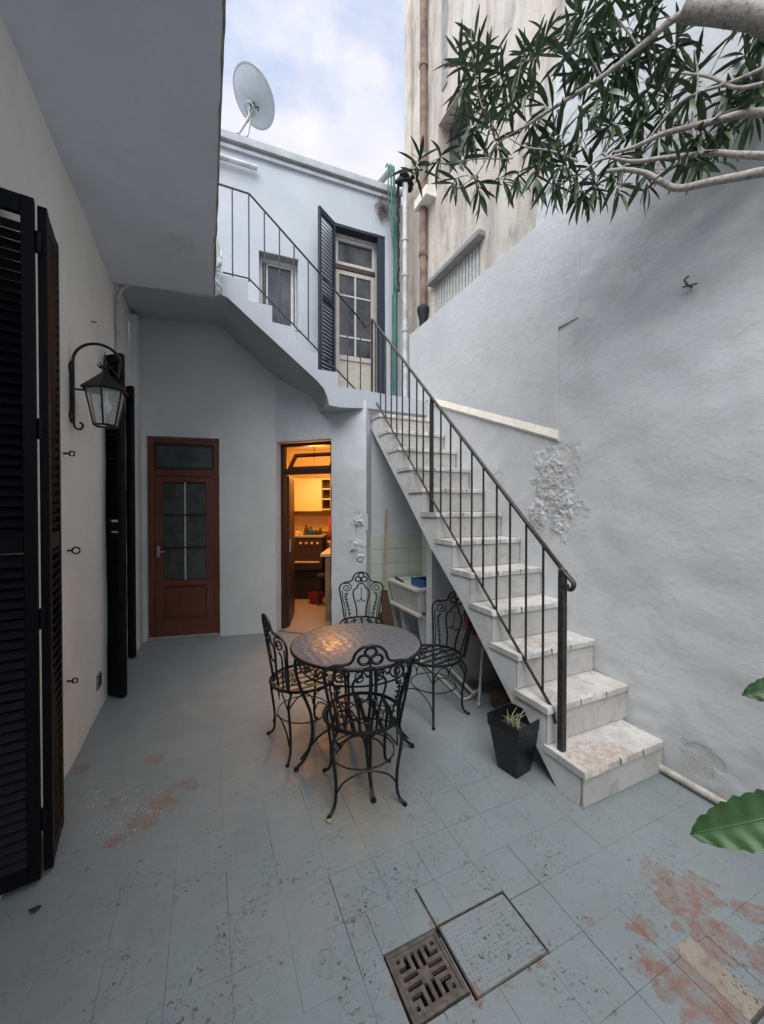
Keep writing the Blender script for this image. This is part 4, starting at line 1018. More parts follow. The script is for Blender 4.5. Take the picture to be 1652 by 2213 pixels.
rf = MB(); rf.v = ringp(.128, lz1_+.002)+apx+ringp(.122, lz1_-.004)+[V((LC.x, LC.y, lz2-.01))]
rf.f = [(i, (i+1) % 6, 6+(i+1) % 6, 6+i) for i in range(6)]+[(i, (i+1) % 6, 12+(i+1) % 6, 12+i) for i in range(6)]+[(12+i, 12+(i+1) % 6, 18) for i in range(6)]+[tuple(range(6, 12))]
rf.build('roof', M['iron'], ln)
for i in range(6):
    MB().tube([tr_[i], brr[i]], .0055, 5).build('rib', M['iron'], ln)
    a, b, c, d = tr_[i], tr_[(i+1) % 6], brr[(i+1) % 6], brr[i]
    MB().prism([a, b, c, d], (0, 0, .0015)).build('pane', M['clear'], ln)
MB().tube(tr_, .006, 5, closed=True).build('upper_ring', M['iron'], ln); MB().tube(brr, .0065, 5, closed=True).build('lower_ring', M['iron'], ln)
MB().lathe((LC.x, LC.y, 2.07), [(.014, 0), (.03, .025), (.032, .045), (.02, .075), (.014, .1), (.014, .13)], 16).build('bulb', M['bulb'], ln, smooth=60)
MB().tube([(LC.x, YL, lz2-.01), (LC.x, YL, 2.36), (LC.x, YL, 2.44)], [.016, .012, .001], 8).build('finial', M['iron'], ln, smooth=50)
sp_ = MB()
for i in range(6):
    a = i*PI/3; d = V((math.cos(a), math.sin(a), 0)); b_0 = V((LC.x, YL, 2.335))
    sp_.tube([b_0, b_0+d*.03+V((0, 0, .012)), b_0+d*.045+V((0, 0, .035))], [.007, .006, .001], 5)
sp_.tube([V((LC.x, YL, 2.35)), V((LC.x+.03, YL, 2.345)), V((-.49, YL, 2.30))], .007, 5)
sp_.build('leaf_ornament', M['iron'], ln, smooth=50)

# drain grate and access cover
dg = thing('drain_grate', 'rusty cast iron drain grate with slotted pattern set in the floor', 'grate', (.633, 1.053, 0))
dM = Matrix.Translation((.633, 1.053, 0)) @ Matrix.Rotation(math.radians(1.2), 4, 'Z')
S_ = .0975
fm = MB()
for (a, b, c, d) in ((-S_, -S_, S_, -S_+.012), (-S_, S_-.012, S_, S_), (-S_, -S_+.0121, -S_+.012, S_-.0121), (S_-.012, -S_+.0121, S_, S_-.0121)):
    fm.box((a, b, -.03), (c, d, .003), dM)
fm.build('grate_frame', M['grate'], dg, bev=.0015)
cell = (2*S_-.026)/13; g0 = -S_+.013
gm_ = MB(); fs_ = {}
def slot(i, j):
    a, b = abs(i-6), abs(j-6); return min(a, b) in (1, 3, 5) and max(a, b) <= 5 and not (a == b == 1)
gv = {}
def gvid(i, j, z):
    k = (i, j, z)
    if k not in gv: gv[k] = len(gm_.v); gm_.v.append(dM @ V((g0+i*cell, g0+j*cell, z)))
    return gv[k]
ZT, ZB = .0, -.014
for i in range(13):
    for j in range(13):
        if slot(i, j): continue
        gm_.f.append((gvid(i, j, ZT), gvid(i+1, j, ZT), gvid(i+1, j+1, ZT), gvid(i, j+1, ZT)))
        gm_.f.append((gvid(i, j, ZB), gvid(i, j+1, ZB), gvid(i+1, j+1, ZB), gvid(i+1, j, ZB)))
        for di, dj, e in ((-1, 0, ((i, j), (i, j+1))), (1, 0, ((i+1, j), (i+1, j+1))), (0, -1, ((i, j), (i+1, j))), (0, 1, ((i, j+1), (i+1, j+1)))):
            ii, jj = i+di, j+dj
            if not (0 <= ii < 13 and 0 <= jj < 13) or slot(ii, jj):
                (p, q), (r, s_) = e; gm_.f.append((gvid(p, q, ZT), gvid(r, s_, ZT), gvid(r, s_, ZB), gvid(p, q, ZB)))
gm_.build('slotted_plate', M['grate'], dg)
pit = MB(); pit.box((.53, .95, -.25), (.736, 1.156, -.24)); 
for b in (((.526, .946, -.25), (.53, 1.16, -.012)), ((.736, .946, -.25), (.74, 1.16, -.012)), ((.53, .946, -.25), (.736, .95, -.012)), ((.53, 1.156, -.25), (.736, 1.16, -.012))): pit.box(*b)
pit.build('drain_pit', M['pit'], dg)
ac = thing('access_cover', 'square painted steel access cover with lozenge tread pattern beside the drain', 'cover', (.896, 1.045, 0))
MB().box((.751, .938, -.02), (1.041, 1.153, -.0015)).build('cover_plate', M['floor'], ac, bev=.002)
lz_ = MB()
for i in range(19):
    for j in range(14):
        x = .764+i*.0148; y = .951+j*.0152; a = PI/4 if (i+j) % 2 else -PI/4
        c_, s_ = math.cos(a), math.sin(a); l_, w__ = .0052, .0016
        lz_.add([(x+c_*l_, y+s_*l_, -.0014), (x-s_*w__, y+c_*w__, -.0014), (x-c_*l_, y-s_*l_, -.0014), (x+s_*w__, y-c_*w__, -.0014), (x, y, .0012)], [(0, 1, 4), (1, 2, 4), (2, 3, 4), (3, 0, 4)])
tag(lz_.build('tread_pattern', M['floor'], ac), kind='stuff')
rimm = MB()
for (a, b, c, d) in ((.745, .931, 1.047, .9345), (.745, 1.1565, 1.047, 1.1595), (.745, .9346, .748, 1.1564), (1.044, .9346, 1.047, 1.1564)): rimm.box((a, b, -.02), (c, d, .0005))
rimm.build('cover_frame', M['grate'], ac)

# floor pipe along the right wall
tag(MB().tube([(2.33, 1.34, .03), (2.325, .3, .03), (2.33, -1.8, .03)], .020, 10).build('floor_pipe', M['pvc'], None, smooth=60), 'pale pipe lying along the foot of the right wall from the bottom step', 'pipe')

# ================================================================== pipes at the back right corner
t_ = thing('white_downpipe', 'white drainpipe standing in the corner beside the green hoses', 'pipe', (2.32, 4.38, 2.77))
MB().tube([(2.32, 4.38, 2.77), (2.32, 4.38, 5.62)], .036, 12).build('pipe', M['whitep'], t_, smooth=60)
for z in (3.3, 3.75, 4.45, 4.9): MB().tube([(2.32, 4.38, z), (2.32, 4.38, z+.035)], .045, 12).build('collar', M['whitep'], t_, smooth=40)
rm = MB()
for i in range(26):
    p_ = V((2.30+random.uniform(-.09, .12), 4.38+random.uniform(-.06, .06), 5.66+random.uniform(-.05, .07))); rm.lathe(p_, [(.002, -.03), (.035, -.01), (.03, .015), (.002, .03)], 6)
tag(rm.build('tar_lump', M['black'], t_), kind='stuff')
t_ = thing('green_hoses', 'green plastic hoses and pipe running down the corner from the roof', 'hose', (2.22, 4.5, 2.77))
MB().tube([(2.225, 4.48, 2.77), (2.225, 4.48, 4.25)], .033, 10).build('pipe', M['green'], t_, smooth=60)
for dx, tx, r_ in ((-.02, 2.13, .009), (0, 2.17, .011), (.015, 2.2, .009), (.03, 2.22, .008)):
    MB().tube(spline([(2.225+dx, 4.47, 4.2), (2.215+dx, 4.46, 4.8), (tx, 4.46, 5.35), (tx-.01, 4.47, 5.85), (tx+.02, 4.6, 5.95)], 5), r_, 6).build('hose', M['green'], t_, smooth=60)
q_ = [(2.265+.006*math.sin(i*1.3), 4.47, 4.3+i*.045) for i in range(32)]
MB().tube(q_, [.016 if i % 2 else .022 for i in range(32)], 8).build('corrugated_pipe', M['black'], t_, smooth=60)
t_ = thing('rusty_downpipe', 'rusty brown downpipe on the corner of the beige building', 'pipe', (2.44, 4.14, 3.75))
MB().tube([(2.445, 4.14, 3.95), (2.445, 4.14, 9.4)], .045, 12).build('pipe', M['brownp'], t_, smooth=60)
MB().lathe((2.445, 4.14, 3.72), [(.045, 0), (.05, .1), (.075, .2), (.075, .25), (.04, .28)], 14).build('boot', M['black'], t_, smooth=50)
for z in (4.6, 5.7, 6.9, 8.3): MB().tube([(2.445, 4.14, z), (2.445, 4.14, z+.05)], .054, 12).build('bracket', M['brownp'], t_)
# dry weeds growing at the facade corner
wd2 = MB(); rj = random.Random(5); base = UP_(US(826, 455)[0], -.02, US(826, 455)[1])
for i in range(260):
    a = rj.gauss(0, .05); z = rj.gauss(0, .07); d = V((rj.uniform(-1, 1), rj.uniform(-1, .1), rj.uniform(-1, .8))).normalized()
    p_ = base+dU*a+V((0, 0, z)); wd2.tube([p_, p_+d*rj.uniform(.02, .05)], [.002, .001], 3)
    q = p_+d*.03; s_ = .008; wd2.add([q+V((-s_, 0, 0)), q+V((0, 0, s_)), q+V((s_, 0, 0)), q+V((0, -s_*.5, -s_))], [(0, 1, 2, 3)])
tag(wd2.build('dry_weeds', M['weed'], None), 'dry brown weeds growing from the facade corner beneath the cornice', 'plant', kind='stuff')
# stub pipe under cornice
s0, z0_ = US(470, 335, -.06); s1, z1_ = US(556, 355, -.06)
t_ = tag(MB().tube([UP_(s0-.5, -.05, z0_), UP_(s1, -.05, z0_)], .028, 10).build('stub_pipe', M['whitep'], None, smooth=50), 'short mossy white pipe fixed beneath the cornice', 'pipe')
# roof pipes
t_ = thing('roof_pipes', 'two grey pipes slanting over the roof edge at the corner', 'pipe', (2.1, 4.7, 5.7))
for k in (0, 1):
    MB().tube([on_y(812+k*10, 400, 4.85), on_y(842+k*8, 366, 4.55)], .022, 8).build('pipe', M['roofe'] if k == 0 else M['grayc'], t_, smooth=60)
# satellite dish
dc = on_y(544, 213, 4.95)
dsh = thing('satellite_dish', 'grey satellite dish on struts on the roof above the cornice', 'dish', dc-V((0, 0, .5)))
def dish_axis():
    # plane whose projected ellipse: long axis tilted
    r = ray(544, 213).normalized(); a = (RT*.90+UP*.43); a = (a-r*a.dot(r)).normalized(); return (r*.74+a*.67).normalized()
dn = dish_axis(); q = V((0, 0, 1)).rotation_difference(dn)
dv = MB(); K = 40; nr = 8; Rr = .285
xa = (RT - dn*RT.dot(dn)).normalized(); ya = dn.cross(xa)
if ya.z < 0: ya = -ya
for s_, off in ((1, 0), (1, .012)):
    for i in range(nr+1):
        r = Rr*i/nr
        for j in range(K):
            a = 2*PI*j/K; dv.v.append(dc+xa*(r*math.cos(a))*1.0+ya*(r*math.sin(a))*1.0+dn*(.09*(i/nr)**2-.045+off))
for l in (0, 1):
    o = l*(nr+1)*K
    for i in range(nr):
        for j in range(K): dv.f.append((o+i*K+j, o+i*K+(j+1) % K, o+(i+1)*K+(j+1) % K, o+(i+1)*K+j))
for j in range(K): dv.f.append((nr*K+j, nr*K+(j+1) % K, (nr+1)*K+nr*K+(j+1) % K, (nr+1)*K+nr*K+j))
dv.build('reflector', M['dish'], dsh, smooth=50)
rimp = [dc+xa*Rr*math.cos(2*PI*j/K)+ya*Rr*math.sin(2*PI*j/K)+dn*.048 for j in range(K)]
MB().tube(rimp, .011, 5, closed=True).build('rim', M['dishm'], dsh, smooth=60)
bk = dc-dn*.06-ya*.10+xa*.03
ft1 = on_y(514, 290, 4.75); ft2 = on_y(534, 296, 4.72)
jt = bk-dn*.08+V((0, 0, -.04))
MB().tube([bk, jt, ft1], .02, 8).build('strut', M['dishm'], dsh, smooth=50)
MB().tube([jt+V((.02, 0, -.02)), ft2], .016, 8).build('strut', M['dishm'], dsh, smooth=50)
MB().tube([bk+V((-.03, 0, .1)), jt], .014, 8).build('strut', M['dishm'], dsh, smooth=50)
MB().tube(arc(dc-dn*.05+(bk-dc)*.75, .075, 0, 340, 20, xa, ya), .010, 6).build('mount_ring', M['dishm'], dsh, smooth=50)
dl = dc-dn*.055+(bk-dc)*.5
MB().tube([dl+xa*-.03+V((0, 0, .08)), dl+xa*.02+V((0, 0, .02)), dl+xa*.06+V((0, 0, .06)), dl+xa*.09+V((0, 0, .0)), dl+xa*.13+V((0, 0, .02)), dl+xa*.13+V((0, 0, -.03))], .008, 5).build('clamp', M['black'], dsh)

# ================================================================== pot
pt = thing('square_planter', 'black tapered square planter with dry stalks beside the bottom steps', 'planter', (1.615, 1.70, 0))
pc = V((1.600, 1.682, 0)); ang = math.radians(10)
def sq(r, z): return [pc+V((math.cos(ang+PI/4+i*PI/2)*r, math.sin(ang+PI/4+i*PI/2)*r, z)) for i in range(4)]
pm_ = MB(); rings = [sq(.092, 0), sq(.140, .24), sq(.149, .245), sq(.153, .31), sq(.145, .31), sq(.141, .28), sq(.128, .22)]
for r in rings: pm_.v += r
for k in range(len(rings)-1):
    for i in range(4): pm_.f.append((k*4+i, k*4+(i+1) % 4, k*4+4+(i+1) % 4, k*4+4+i))
pm_.f.append((0, 1, 2, 3)); pm_.build('pot', M['pot'], pt, bev=.003)
sm_ = MB(); s4 = sq(.134, .232); sm_.v = s4+[pc+V((0, 0, .245))]; sm_.f = [(i, (i+1) % 4, 4) for i in range(4)]; sm_.build('soil', M['soil'], pt)
pr_ = MB(); rj = random.Random(12)
for i in range(13):
    a = rj.uniform(0, 2*PI); l = rj.uniform(.05, .12); b = pc+V((rj.uniform(-.03, .03), rj.uniform(-.03, .03), .24))
    pr_.tube([b, b+V((math.cos(a)*l*.4, math.sin(a)*l*.4, l*.55)), b+V((math.cos(a)*l*.9, math.sin(a)*l*.9, l*.75))], [.004, .003, .001], 5)
pr_.build('dry_stalks', M['straw'], pt, smooth=60)

# ================================================================== wrought iron furniture
def leaflet(mb, p, d, n, l=.022, w_=.008):
    d = d.normalized(); s = d.cross(n).normalized()
    mb.add([p, p+d*l*.5+s*w_+n*.003, p+d*l, p+d*l*.5-s*w_+n*.003, p+d*l*.5-n*.004], [(0, 1, 2, 3), (0, 1, 4), (1, 2, 4), (2, 3, 4), (3, 0, 4)])
def chair_proto():
    t = thing('garden_chair', 'x', 'chair', (0, 0, 0), 'wrought iron garden chairs round the table')
    SH = .41; Rs = .205
    def bp(x, z):  # point on the leaning, slightly curved back
        x = x*1.15; return V((x, -.175+.10*(x*x)/.04*.35-(z-SH)*.17, z))
    def bt_(mb, pts, r, n=4, closed=False):
        q = spline([bp(*p) for p in pts], n); mb.tube(q, r, 6, closed)
    m = MB()
    half = [(.0, .85), (.035, .842), (.062, .815), (.072, .785), (.085, .765), (.115, .757), (.15, .752), (.178, .73), (.187, .695), (.178, .63), (.163, .54), (.150, .45), (.146, SH)]
    bt_(m, half, .0075); bt_(m, [(-x, z) for x, z in half], .0075)
    m.build('back_frame', M['iron'], t, smooth=60)
    m = MB()
    for cx, cz in ((0, .816), (-.027, .780), (.027, .780)):
        a = arc((0, 0, 0), .024, 0, 360, 14)
        m.tube([bp(cx+p.x, cz+p.z) for p in a][:-1], .0075, 6, True)
    bt_(m, [(0, .765), (0, .735)], .006)
    m.build('trefoil', M['iron'], t, smooth=60)
    for s in (-1, 1):
        m = MB(); sc = []
        for i in range(26):
            a = math.radians(60+i*24)*1; r = .046*(1-i/30); sc.append(bp(s*(.125+r*math.cos(a)), .703+r*math.sin(a)))
        m.tube(sc, .0056, 5)
        m.build('scroll', M['iron'], t, smooth=60)
    m = MB()
    vs_ = [(0, .738), (.018, .735), (.032, .715), (.036, .695), (.055, .685), (.070, .66), (.068, .62), (.055, .565), (.042, .50), (.036, SH)]
    bt_(m, vs_, .0070); bt_(m, [(-x, z) for x, z in vs_], .0070)
    bt_(m, [(0, .70), (0, .60)], .004)
    for s in (-1, 1): bt_(m, [(0, .60), (s*.012, .57), (s*.03, .565), (s*.035, .58)], .0045)
    m.build('vase_splat', M['iron'], t, smooth=60)
    for s in (-1, 1):
        m = MB(); pts = [(s*.118, .655), (s*.135, .62), (s*.125, .56), (s*.11, .50), (s*.095, SH)]
        bt_(m, pts, .0052)
        pts2 = [(s*.165, .68), (s*.158, .60), (s*.14, .52), (s*.13, SH)]
        bt_(m, pts2, .005)
        q = spline([bp(*p) for p in pts], 5)
        for i in range(2, len(q)-2, 2):
            d = (q[i+1]-q[i]); sd = V((1 if i % 4 else -1, 0, .5)); leaflet(m, q[i], sd, V((0, -1, 0)), .024, .007)
            leaflet(m, q[i], V((-sd.x, 0, .5)), V((0, -1, 0)), .02, .006)
        m.build('leafy_bar', M['iron'], t, smooth=60)
    # seat
    ring = [V((Rs*math.cos(a)*1.0, Rs*math.sin(a), SH)) for a in [2*PI*i/30 for i in range(30)]]
    MB().tube(ring, .0095, 6, True).build('seat_ring', M['iron'], t, smooth=60)
    s = MB()
    for x in (-.14, -.07, 0, .07, .14):
        h = math.sqrt(Rs*Rs-x*x)-.004; s.box((x-.011, -h, SH-.002), (x+.011, h, SH+.002))
    s.build('seat_slats', M['iron'], t)
    s = MB()
    for i in range(8):
        a = 2*PI*i/8; c = V((.10*math.cos(a), .10*math.sin(a), SH+.006)); s.tube(arc(c, .03, 0, 350, 10, V((1, 0, 0)), V((0, 1, 0))), .0032, 5)
    s.build('seat_scrolls', M['iron'], t, smooth=60)
    # legs
    for sx in (-1, 1):
        for sy in (-1, 1):
            c = V((sx*.145, sy*.13, 0)).normalized()
            q = spline([c*.190+V((0, 0, SH-.01)), c*.225+V((0, 0, SH-.05)), c*.235+V((0, 0, .32)), c*.212+V((0, 0, .18)), c*.208+V((0, 0, .08)), c*.222+V((0, 0, .03)), c*.252+V((0, 0, .010))], 4)
            MB().tube(q, [.0085]*(len(q)-6)+[.008]*5+[.010], 6).lathe(c*.255+V((0, 0, 0)), [(.010, 0), (.013, .006), (.008, .016)], 8).build('leg', M['iron'], t, smooth=60)
    # hoop and arches
    MB().tube([V((.172*math.cos(a), .160*math.sin(a), .205)) for a in [2*PI*i/26 for i in range(26)]], .0042, 5, True).build('hoop', M['iron'], t, smooth=60)
    s = MB()
    for (ax_, ay_) in ((V((1, 0, 0)), V((0, 1, 0))), (V((1, 0, 0)), V((0, -1, 0))), (V((0, 1, 0)), V((1, 0, 0))), (V((0, 1, 0)), V((-1, 0, 0)))):
        e = ay_*.15
        if abs(ay_.y) > .5:
            s.tube(spline([ax_*-.16+e*.98+V((0, 0, .09)), ax_*-.11+e+V((0, 0, .155)), e*1.02+V((0, 0, .19)), ax_*.11+e+V((0, 0, .155)), ax_*.16+e*.98+V((0, 0, .09))], 4), .005, 5)
        for sg in (-1, 1):
            s.tube(spline([e*1.05+V((0, 0, .325)), ax_*sg*.015+e*1.08+V((0, 0, .36)), ax_*sg*.055+e*1.12+V((0, 0, .385)), ax_*sg*.10+e*1.1+V((0, 0, .37)), ax_*sg*.155+e*1.02+V((0, 0, .30))], 4), .0042, 5)
            leaflet(s, e*1.05+V((0, 0, .33)), V((0, 0, -1)), ay_, .03, .006)
    s.build('apron', M['iron'], t, smooth=60)
    return t
ch0 = chair_proto()
def put_chair(label, x, y, rot, first=False):
    o = ch0 if first else dup(ch0)
    o.location = (x, y, 0); o.rotation_euler = (0, 0, math.radians(rot)); o['label'] = label; return o
put_chair('black wrought iron chair nearest the camera, its back towards us', .752, 1.905, -12, True)
put_chair('black wrought iron chair left of the table, seen side on below the kitchen door', .56, 2.45, -82)
put_chair('black wrought iron chair right of the table in front of the white pillar', 1.52, 2.42, 100)
put_chair('black wrought iron chair behind the table against the blistered pier', 1.33, 3.38, 160)
TC = V((.81, 2.14, 0))
tb_ = thing('garden_table', 'round wrought iron table with embossed glossy grey top', 'table', TC)
MB().lathe(TC+V((0, 0, .688)), [(.372, 0), (.376, .004), (.376, .010), (.370, .013)], 64).build('tabletop', M['top'], tb_, smooth=40)
MB().tube([TC+V((.379*math.cos(a), .379*math.sin(a), .690)) for a in [2*PI*i/64 for i in range(64)]], .010, 8, True).build('rim', M['iron'], tb_, smooth=60)
MB().tube([TC+V((.33*math.cos(a), .33*math.sin(a), .585)) for a in [2*PI*i/48 for i in range(48)]], .005, 6, True).build('lower_ring', M['iron'], tb_, smooth=60)
ap = MB()
for i in range(20):
    a = 2*PI*i/20; r = V((math.cos(a), math.sin(a), 0)); tt = V((-r.y, r.x, 0)); c = TC+r*.345+V((0, 0, .636))
    sc = [c+tt*((.034*(1-k/22))*math.cos(k*.55))+ZU*((.036*(1-k/22))*math.sin(k*.55)) for k in range(18)]
    ap.tube(sc, .0042, 5)
    leaflet(ap, c+tt*.03, tt+ZU*.6, r, .03, .009); leaflet(ap, c-tt*.02, ZU*-1+tt*.3, r, .034, .008)
ap.build('scroll_apron', M['iron'], tb_, smooth=60)
for k in range(4):
    a = math.radians(-7+90*k+0); 
    for dd in (-.035, .035):
        r = V((math.cos(a+dd*1.0), math.sin(a+dd), 0))
        q = spline([TC+r*.345+V((0, 0, .68)), TC+r*.36+V((0, 0, .60)), TC+r*.335+V((0, 0, .48)), TC+r*.275+V((0, 0, .32)), TC+r*.265+V((0, 0, .18)), TC+V((math.cos(a), math.sin(a), 0))*.30+V((0, 0, .07)), TC+V((math.cos(a), math.sin(a), 0))*.355+V((0, 0, .012))], 5)
        MB().tube(q, .0085, 6).build('leg', M['iron'], tb_, smooth=60)
    r = V((math.cos(a), math.sin(a), 0))
    MB().lathe(TC+r*.355, [(.013, 0), (.017, .008), (.01, .022)], 10).build('foot', M['iron'], tb_, smooth=60)
    MB().tube(spline([TC+r*.33+V((0, 0, .06)), TC+r*.2+V((0, 0, .19)), TC+V((0, 0, .24))], 5), .006, 6).build('brace', M['iron'], tb_, smooth=60)

# ================================================================== oleander branches
ol = thing('oleander_tree', 'oleander tree with pale limbs and clusters of narrow dark leaves overhanging top right', 'tree', (2.05, .15, 0))
def ZD(u): return 2.25-.62*max(0, min(1, (u-880)/770))
def tp_(u, v, dz=0): return at(u, v, ZD(u)+dz)
limbs = []
def limb(pts, r0, r1, dz=0, name='branch', mat='bark'):
    q = spline([tp_(u, v, dz) if not isinstance(u, V) else u for u, v in pts], 6); n = len(q)
    q = [p+V((noise.noise(p*5), noise.noise(p*5+V((3, 3, 3))), noise.noise(p*5+V((7, 1, 3)))))*.008 for p in q]
    MB().tube(q, [.86*(r0+(r1-r0)*i/(n-1)) for i in range(n)], 9).build(name, M[mat], ol, smooth=60); limbs.append(q)
TR = V((2.12, .05, 0))
tq = spline([TR, TR+V((-.02, .02, 1.0)), TR+V((.03, .0, 1.9)), TR+V((-.02, .05, 2.7)), at(1760, 90, 1.6), at(1652, 42, 1.62), at(1560, 25, 1.66), at(1482, 20, 1.72)], 7)
nq = len(tq)
MB().tube(tq, [.085-.040*min(1, i/(nq*.72)) for i in range(nq)], 12).build('trunk', M['bark'], ol, smooth=60)
j0 = TR+V((0, .03, 2.35))
limb([(1488, 22), (1440, 55), (1380, 105), (1300, 165), (1210, 225), (1132, 275)], .020, .008)
limb([(1520, 20), (1470, -40), (1400, -90)], .03, .015)
limb([(j0, 0), (1720, 238), (1652, 242), (1600, 246), (1540, 262), (1430, 292), (1370, 318), (1325, 330)], .026, .008)
limb([(j0-V((0, 0, .25)), 0), (1720, 340), (1652, 338), (1590, 336), (1530, 330), (1440, 340), (1370, 350), (1320, 342), (1300, 332)], .022, .006)
limb([(j0-V((0, 0, .35)), 0), (1740, 372), (1652, 376), (1600, 385), (1530, 396), (1465, 406), (1432, 392), (1400, 375), (1350, 368), (1310, 372)], .026, .010)
limb([(1520, 331), (1502, 300), (1500, 262), (1508, 180), (1500, 110)], .009, .004)
limb([(1652, 180), (1590, 188), (1530, 168), (1450, 158)], .011, .005)
limb([(1652, 145), (1560, 185), (1500, 205), (1460, 230), (1400, 300)], .009, .004)
limb([(1424, 382), (1422, 330), (1425, 285)], .007, .004)
limb([(1340, 335), (1290, 350), (1250, 380), (1200, 400)], .008, .003)
limb([(1250, 350), (1200, 330), (1140, 318), (1090, 290)], .007, .003)
limb([(1110, 340), (1040, 342), (970, 352), (900, 348)], .004, .002, mat='bark2')
limb([(1130, 275), (1090, 300), (1060, 330), (1030, 375), (1000, 400)], .006, .002, mat='bark2')
limb([(1100, 250), (1120, 180), (1130, 125)], .005, .003, mat='bark2')
limb([(1080, 300), (1040, 220), (1022, 130), (1020, 60)], .006, .003, mat='bark2')
limb([(1300, 165), (1270, 110), (1230, 60)], .006, .003, mat='bark2')
limb([(1380, 105), (1350, 60), (1310, 10)], .007, .003, mat='bark2')
limb([(1600, 40), (1560, 110), (1530, 170)], .004, .002, mat='bark2')
limb([(1350, 355), (1340, 400), (1330, 430)], .004, .002, mat='bark2')
limb([(1245, 385), (1230, 410), (1215, 440)], .004, .002, mat='bark2')
ROS = [(904, 344), (948, 341), (972, 406), (1042, 427), (1021, 78), (998, 117), (1008, 140), (1154, 104), (1131, 122), (1029, 156), (1055, 221), (1006, 221), (1042, 273), (1094, 221), (1120, 182), (1081, 325), (1120, 390), (1225, 91), (1238, 169), (1198, 286),
       (1232, 81), (1286, 81), (1340, 54), (1394, 95), (1475, 68), (1448, 135), (1367, 162), (1313, 190), (1394, 217), (1435, 244), (1272, 257), (1313, 271), (1245, 311), (1286, 406), (1340, 420), (1394, 412), (1240, 392), (1502, 303), (1551, 303), (1530, 338), (1462, 347),
       (1643, 81), (1611, 122), (1557, 211), (1611, 217), (1570, 230), (1394, 40), (1313, 14), (1638, 10), (1616, 260), (1475, 298), (1367, 271), (1326, 365), (1180, 350), (1160, 400), (1150, 330), (1210, 360), (1270, 350), (1350, 300), (1410, 180), (1340, 120), (1440, 190), (1480, 220),
       (1070, 180), (1000, 260), (1100, 400), (1060, 120), (1260, 140), (1290, 220), (1200, 420), (1260, 430), (1170, 230), (1500, 150), (1420, 330), (1500, 400-50), (1390, 360), (1250, 20), (1290, 50), (1420, 20), (1380, 10)]
lm_cache = []
def leaf_local(l, w_, bend):
    v = []; K = 5
    for i in range(K+1):
        t = i/K; ww = w_*math.sin(PI*min(1, t*.93+.05))**.8
        z = -bend*l*t*t
        v += [V((-ww, t*l, z+ww*.35)), V((0, t*l, z)), V((ww, t*l, z+ww*.35))]
    f = []
    for i in range(K):
        for j in range(2): f.append((i*3+j, i*3+j+1, i*3+j+4, i*3+j+3))
    return v, f
variants = [leaf_local(1, .066+.009*k, .05+.10*k) for k in range(4)]
rj = random.Random(21); leaves = []
ROS += [(rj.uniform(1100, 1440), rj.uniform(60, 390)) for _ in range(9)]+[(rj.uniform(1440, 1640), rj.uniform(60, 250)) for _ in range(3)]+[(rj.uniform(1000, 1140), rj.uniform(120, 340)) for _ in range(7)]
for (u, v) in ROS:
    c = tp_(u+rj.uniform(-6, 6), v+rj.uniform(-6, 6), rj.uniform(-.02, .16) if u > 1000 else 0)
    axd = (V((-.35, .1, -.15))+V((rj.uniform(-.8, .8), rj.uniform(-.5, .5), rj.uniform(-.9, .6)))).normalized()
    if v < 160 and u < 1250: axd = (V((-.2, 0, .8))+V((rj.uniform(-.4, .4), rj.uniform(-.3, .3), 0))).normalized()
    if v > 370: axd = (V((-.15, -.1, -.5))+V((rj.uniform(-.5, .5), rj.uniform(-.3, .3), 0))).normalized()
    s1 = axd.orthogonal().normalized(); s2 = axd.cross(s1)
    nL = rj.randint(10, 15); sub = rj.uniform(.05, .10)
    for i in range(nL):
        ph = i*2.4+rj.uniform(-.3, .3); th = math.radians(25+75*(i/nL)+rj.uniform(-10, 10))
        d = (axd*math.cos(th)+(s1*math.cos(ph)+s2*math.sin(ph))*math.sin(th))
        d = (d+V((0, 0, -.22))).normalized()
        p = c-axd*sub*(i/nL)
        up = V((rj.uniform(-.5, .5), rj.uniform(-.5, .5), 1)); x_ = d.cross(up)
        if x_.length < .1: x_ = V((1, 0, 0))
        x_.normalize(); z_ = x_.cross(d)
        l = rj.uniform(.105, .165)*(.85 if i < 3 else 1)
        leaves.append((p, x_, d, z_, l, rj.randrange(4)))
rj.shuffle(leaves)
leaves.sort(key=lambda q: -(q[4]/max(.3, (q[0]-EYE).length)))
protos = [None]*4; off = ORG[ol.name]
def inview(p):
    q = p-EYE; z = q.dot(FW); u = 826+831*q.dot(RT)/z; v = 1106.5-831*q.dot(UP)/z
    return 0 < u < 1652 and 0 < v < 2213
nbig = 0; stuff = MB()
for (p, x_, d, z_, l, k) in leaves:
    if nbig < 298 and inview(p+d*l*.5):
        if protos[k] is None:
            m_ = MB(); m_.add(*variants[k]); o = m_.build('leaf', M['leaf'], ol, smooth=180, local=True); protos[k] = o
        else: o = protos[k].copy(); C.objects.link(o)
        q = p-off
        o.matrix_local = Matrix(((x_.x*l, d.x*l, z_.x*l, q.x), (x_.y*l, d.y*l, z_.y*l, q.y), (x_.z*l, d.z*l, z_.z*l, q.z), (0, 0, 0, 1)))
        nbig += 1
    else:
        vs, fs = variants[k]; stuff.add([p+x_*(a.x*l)+d*(a.y*l)+z_*(a.z*l) for a in vs], fs)
tag(stuff.build('leaf', M['leaf'], ol, smooth=180), kind='stuff')
# twigs joining the rosettes to the nearest limb
tw_ = MB()
allp = [p for q in limbs for p in q]
for (p, x_, d, z_, l, k) in leaves[::15]:
    b = min(allp, key=lambda a: (a-p).length)
    mdp = (b+p)/2+V((0, 0, -.02)); tw_.tube(spline([b, mdp, p], 3), [.004]*4+[.0025]*3, 5)
tag(tw_.build('twigs', M['bark2'], ol, smooth=60), kind='stuff')

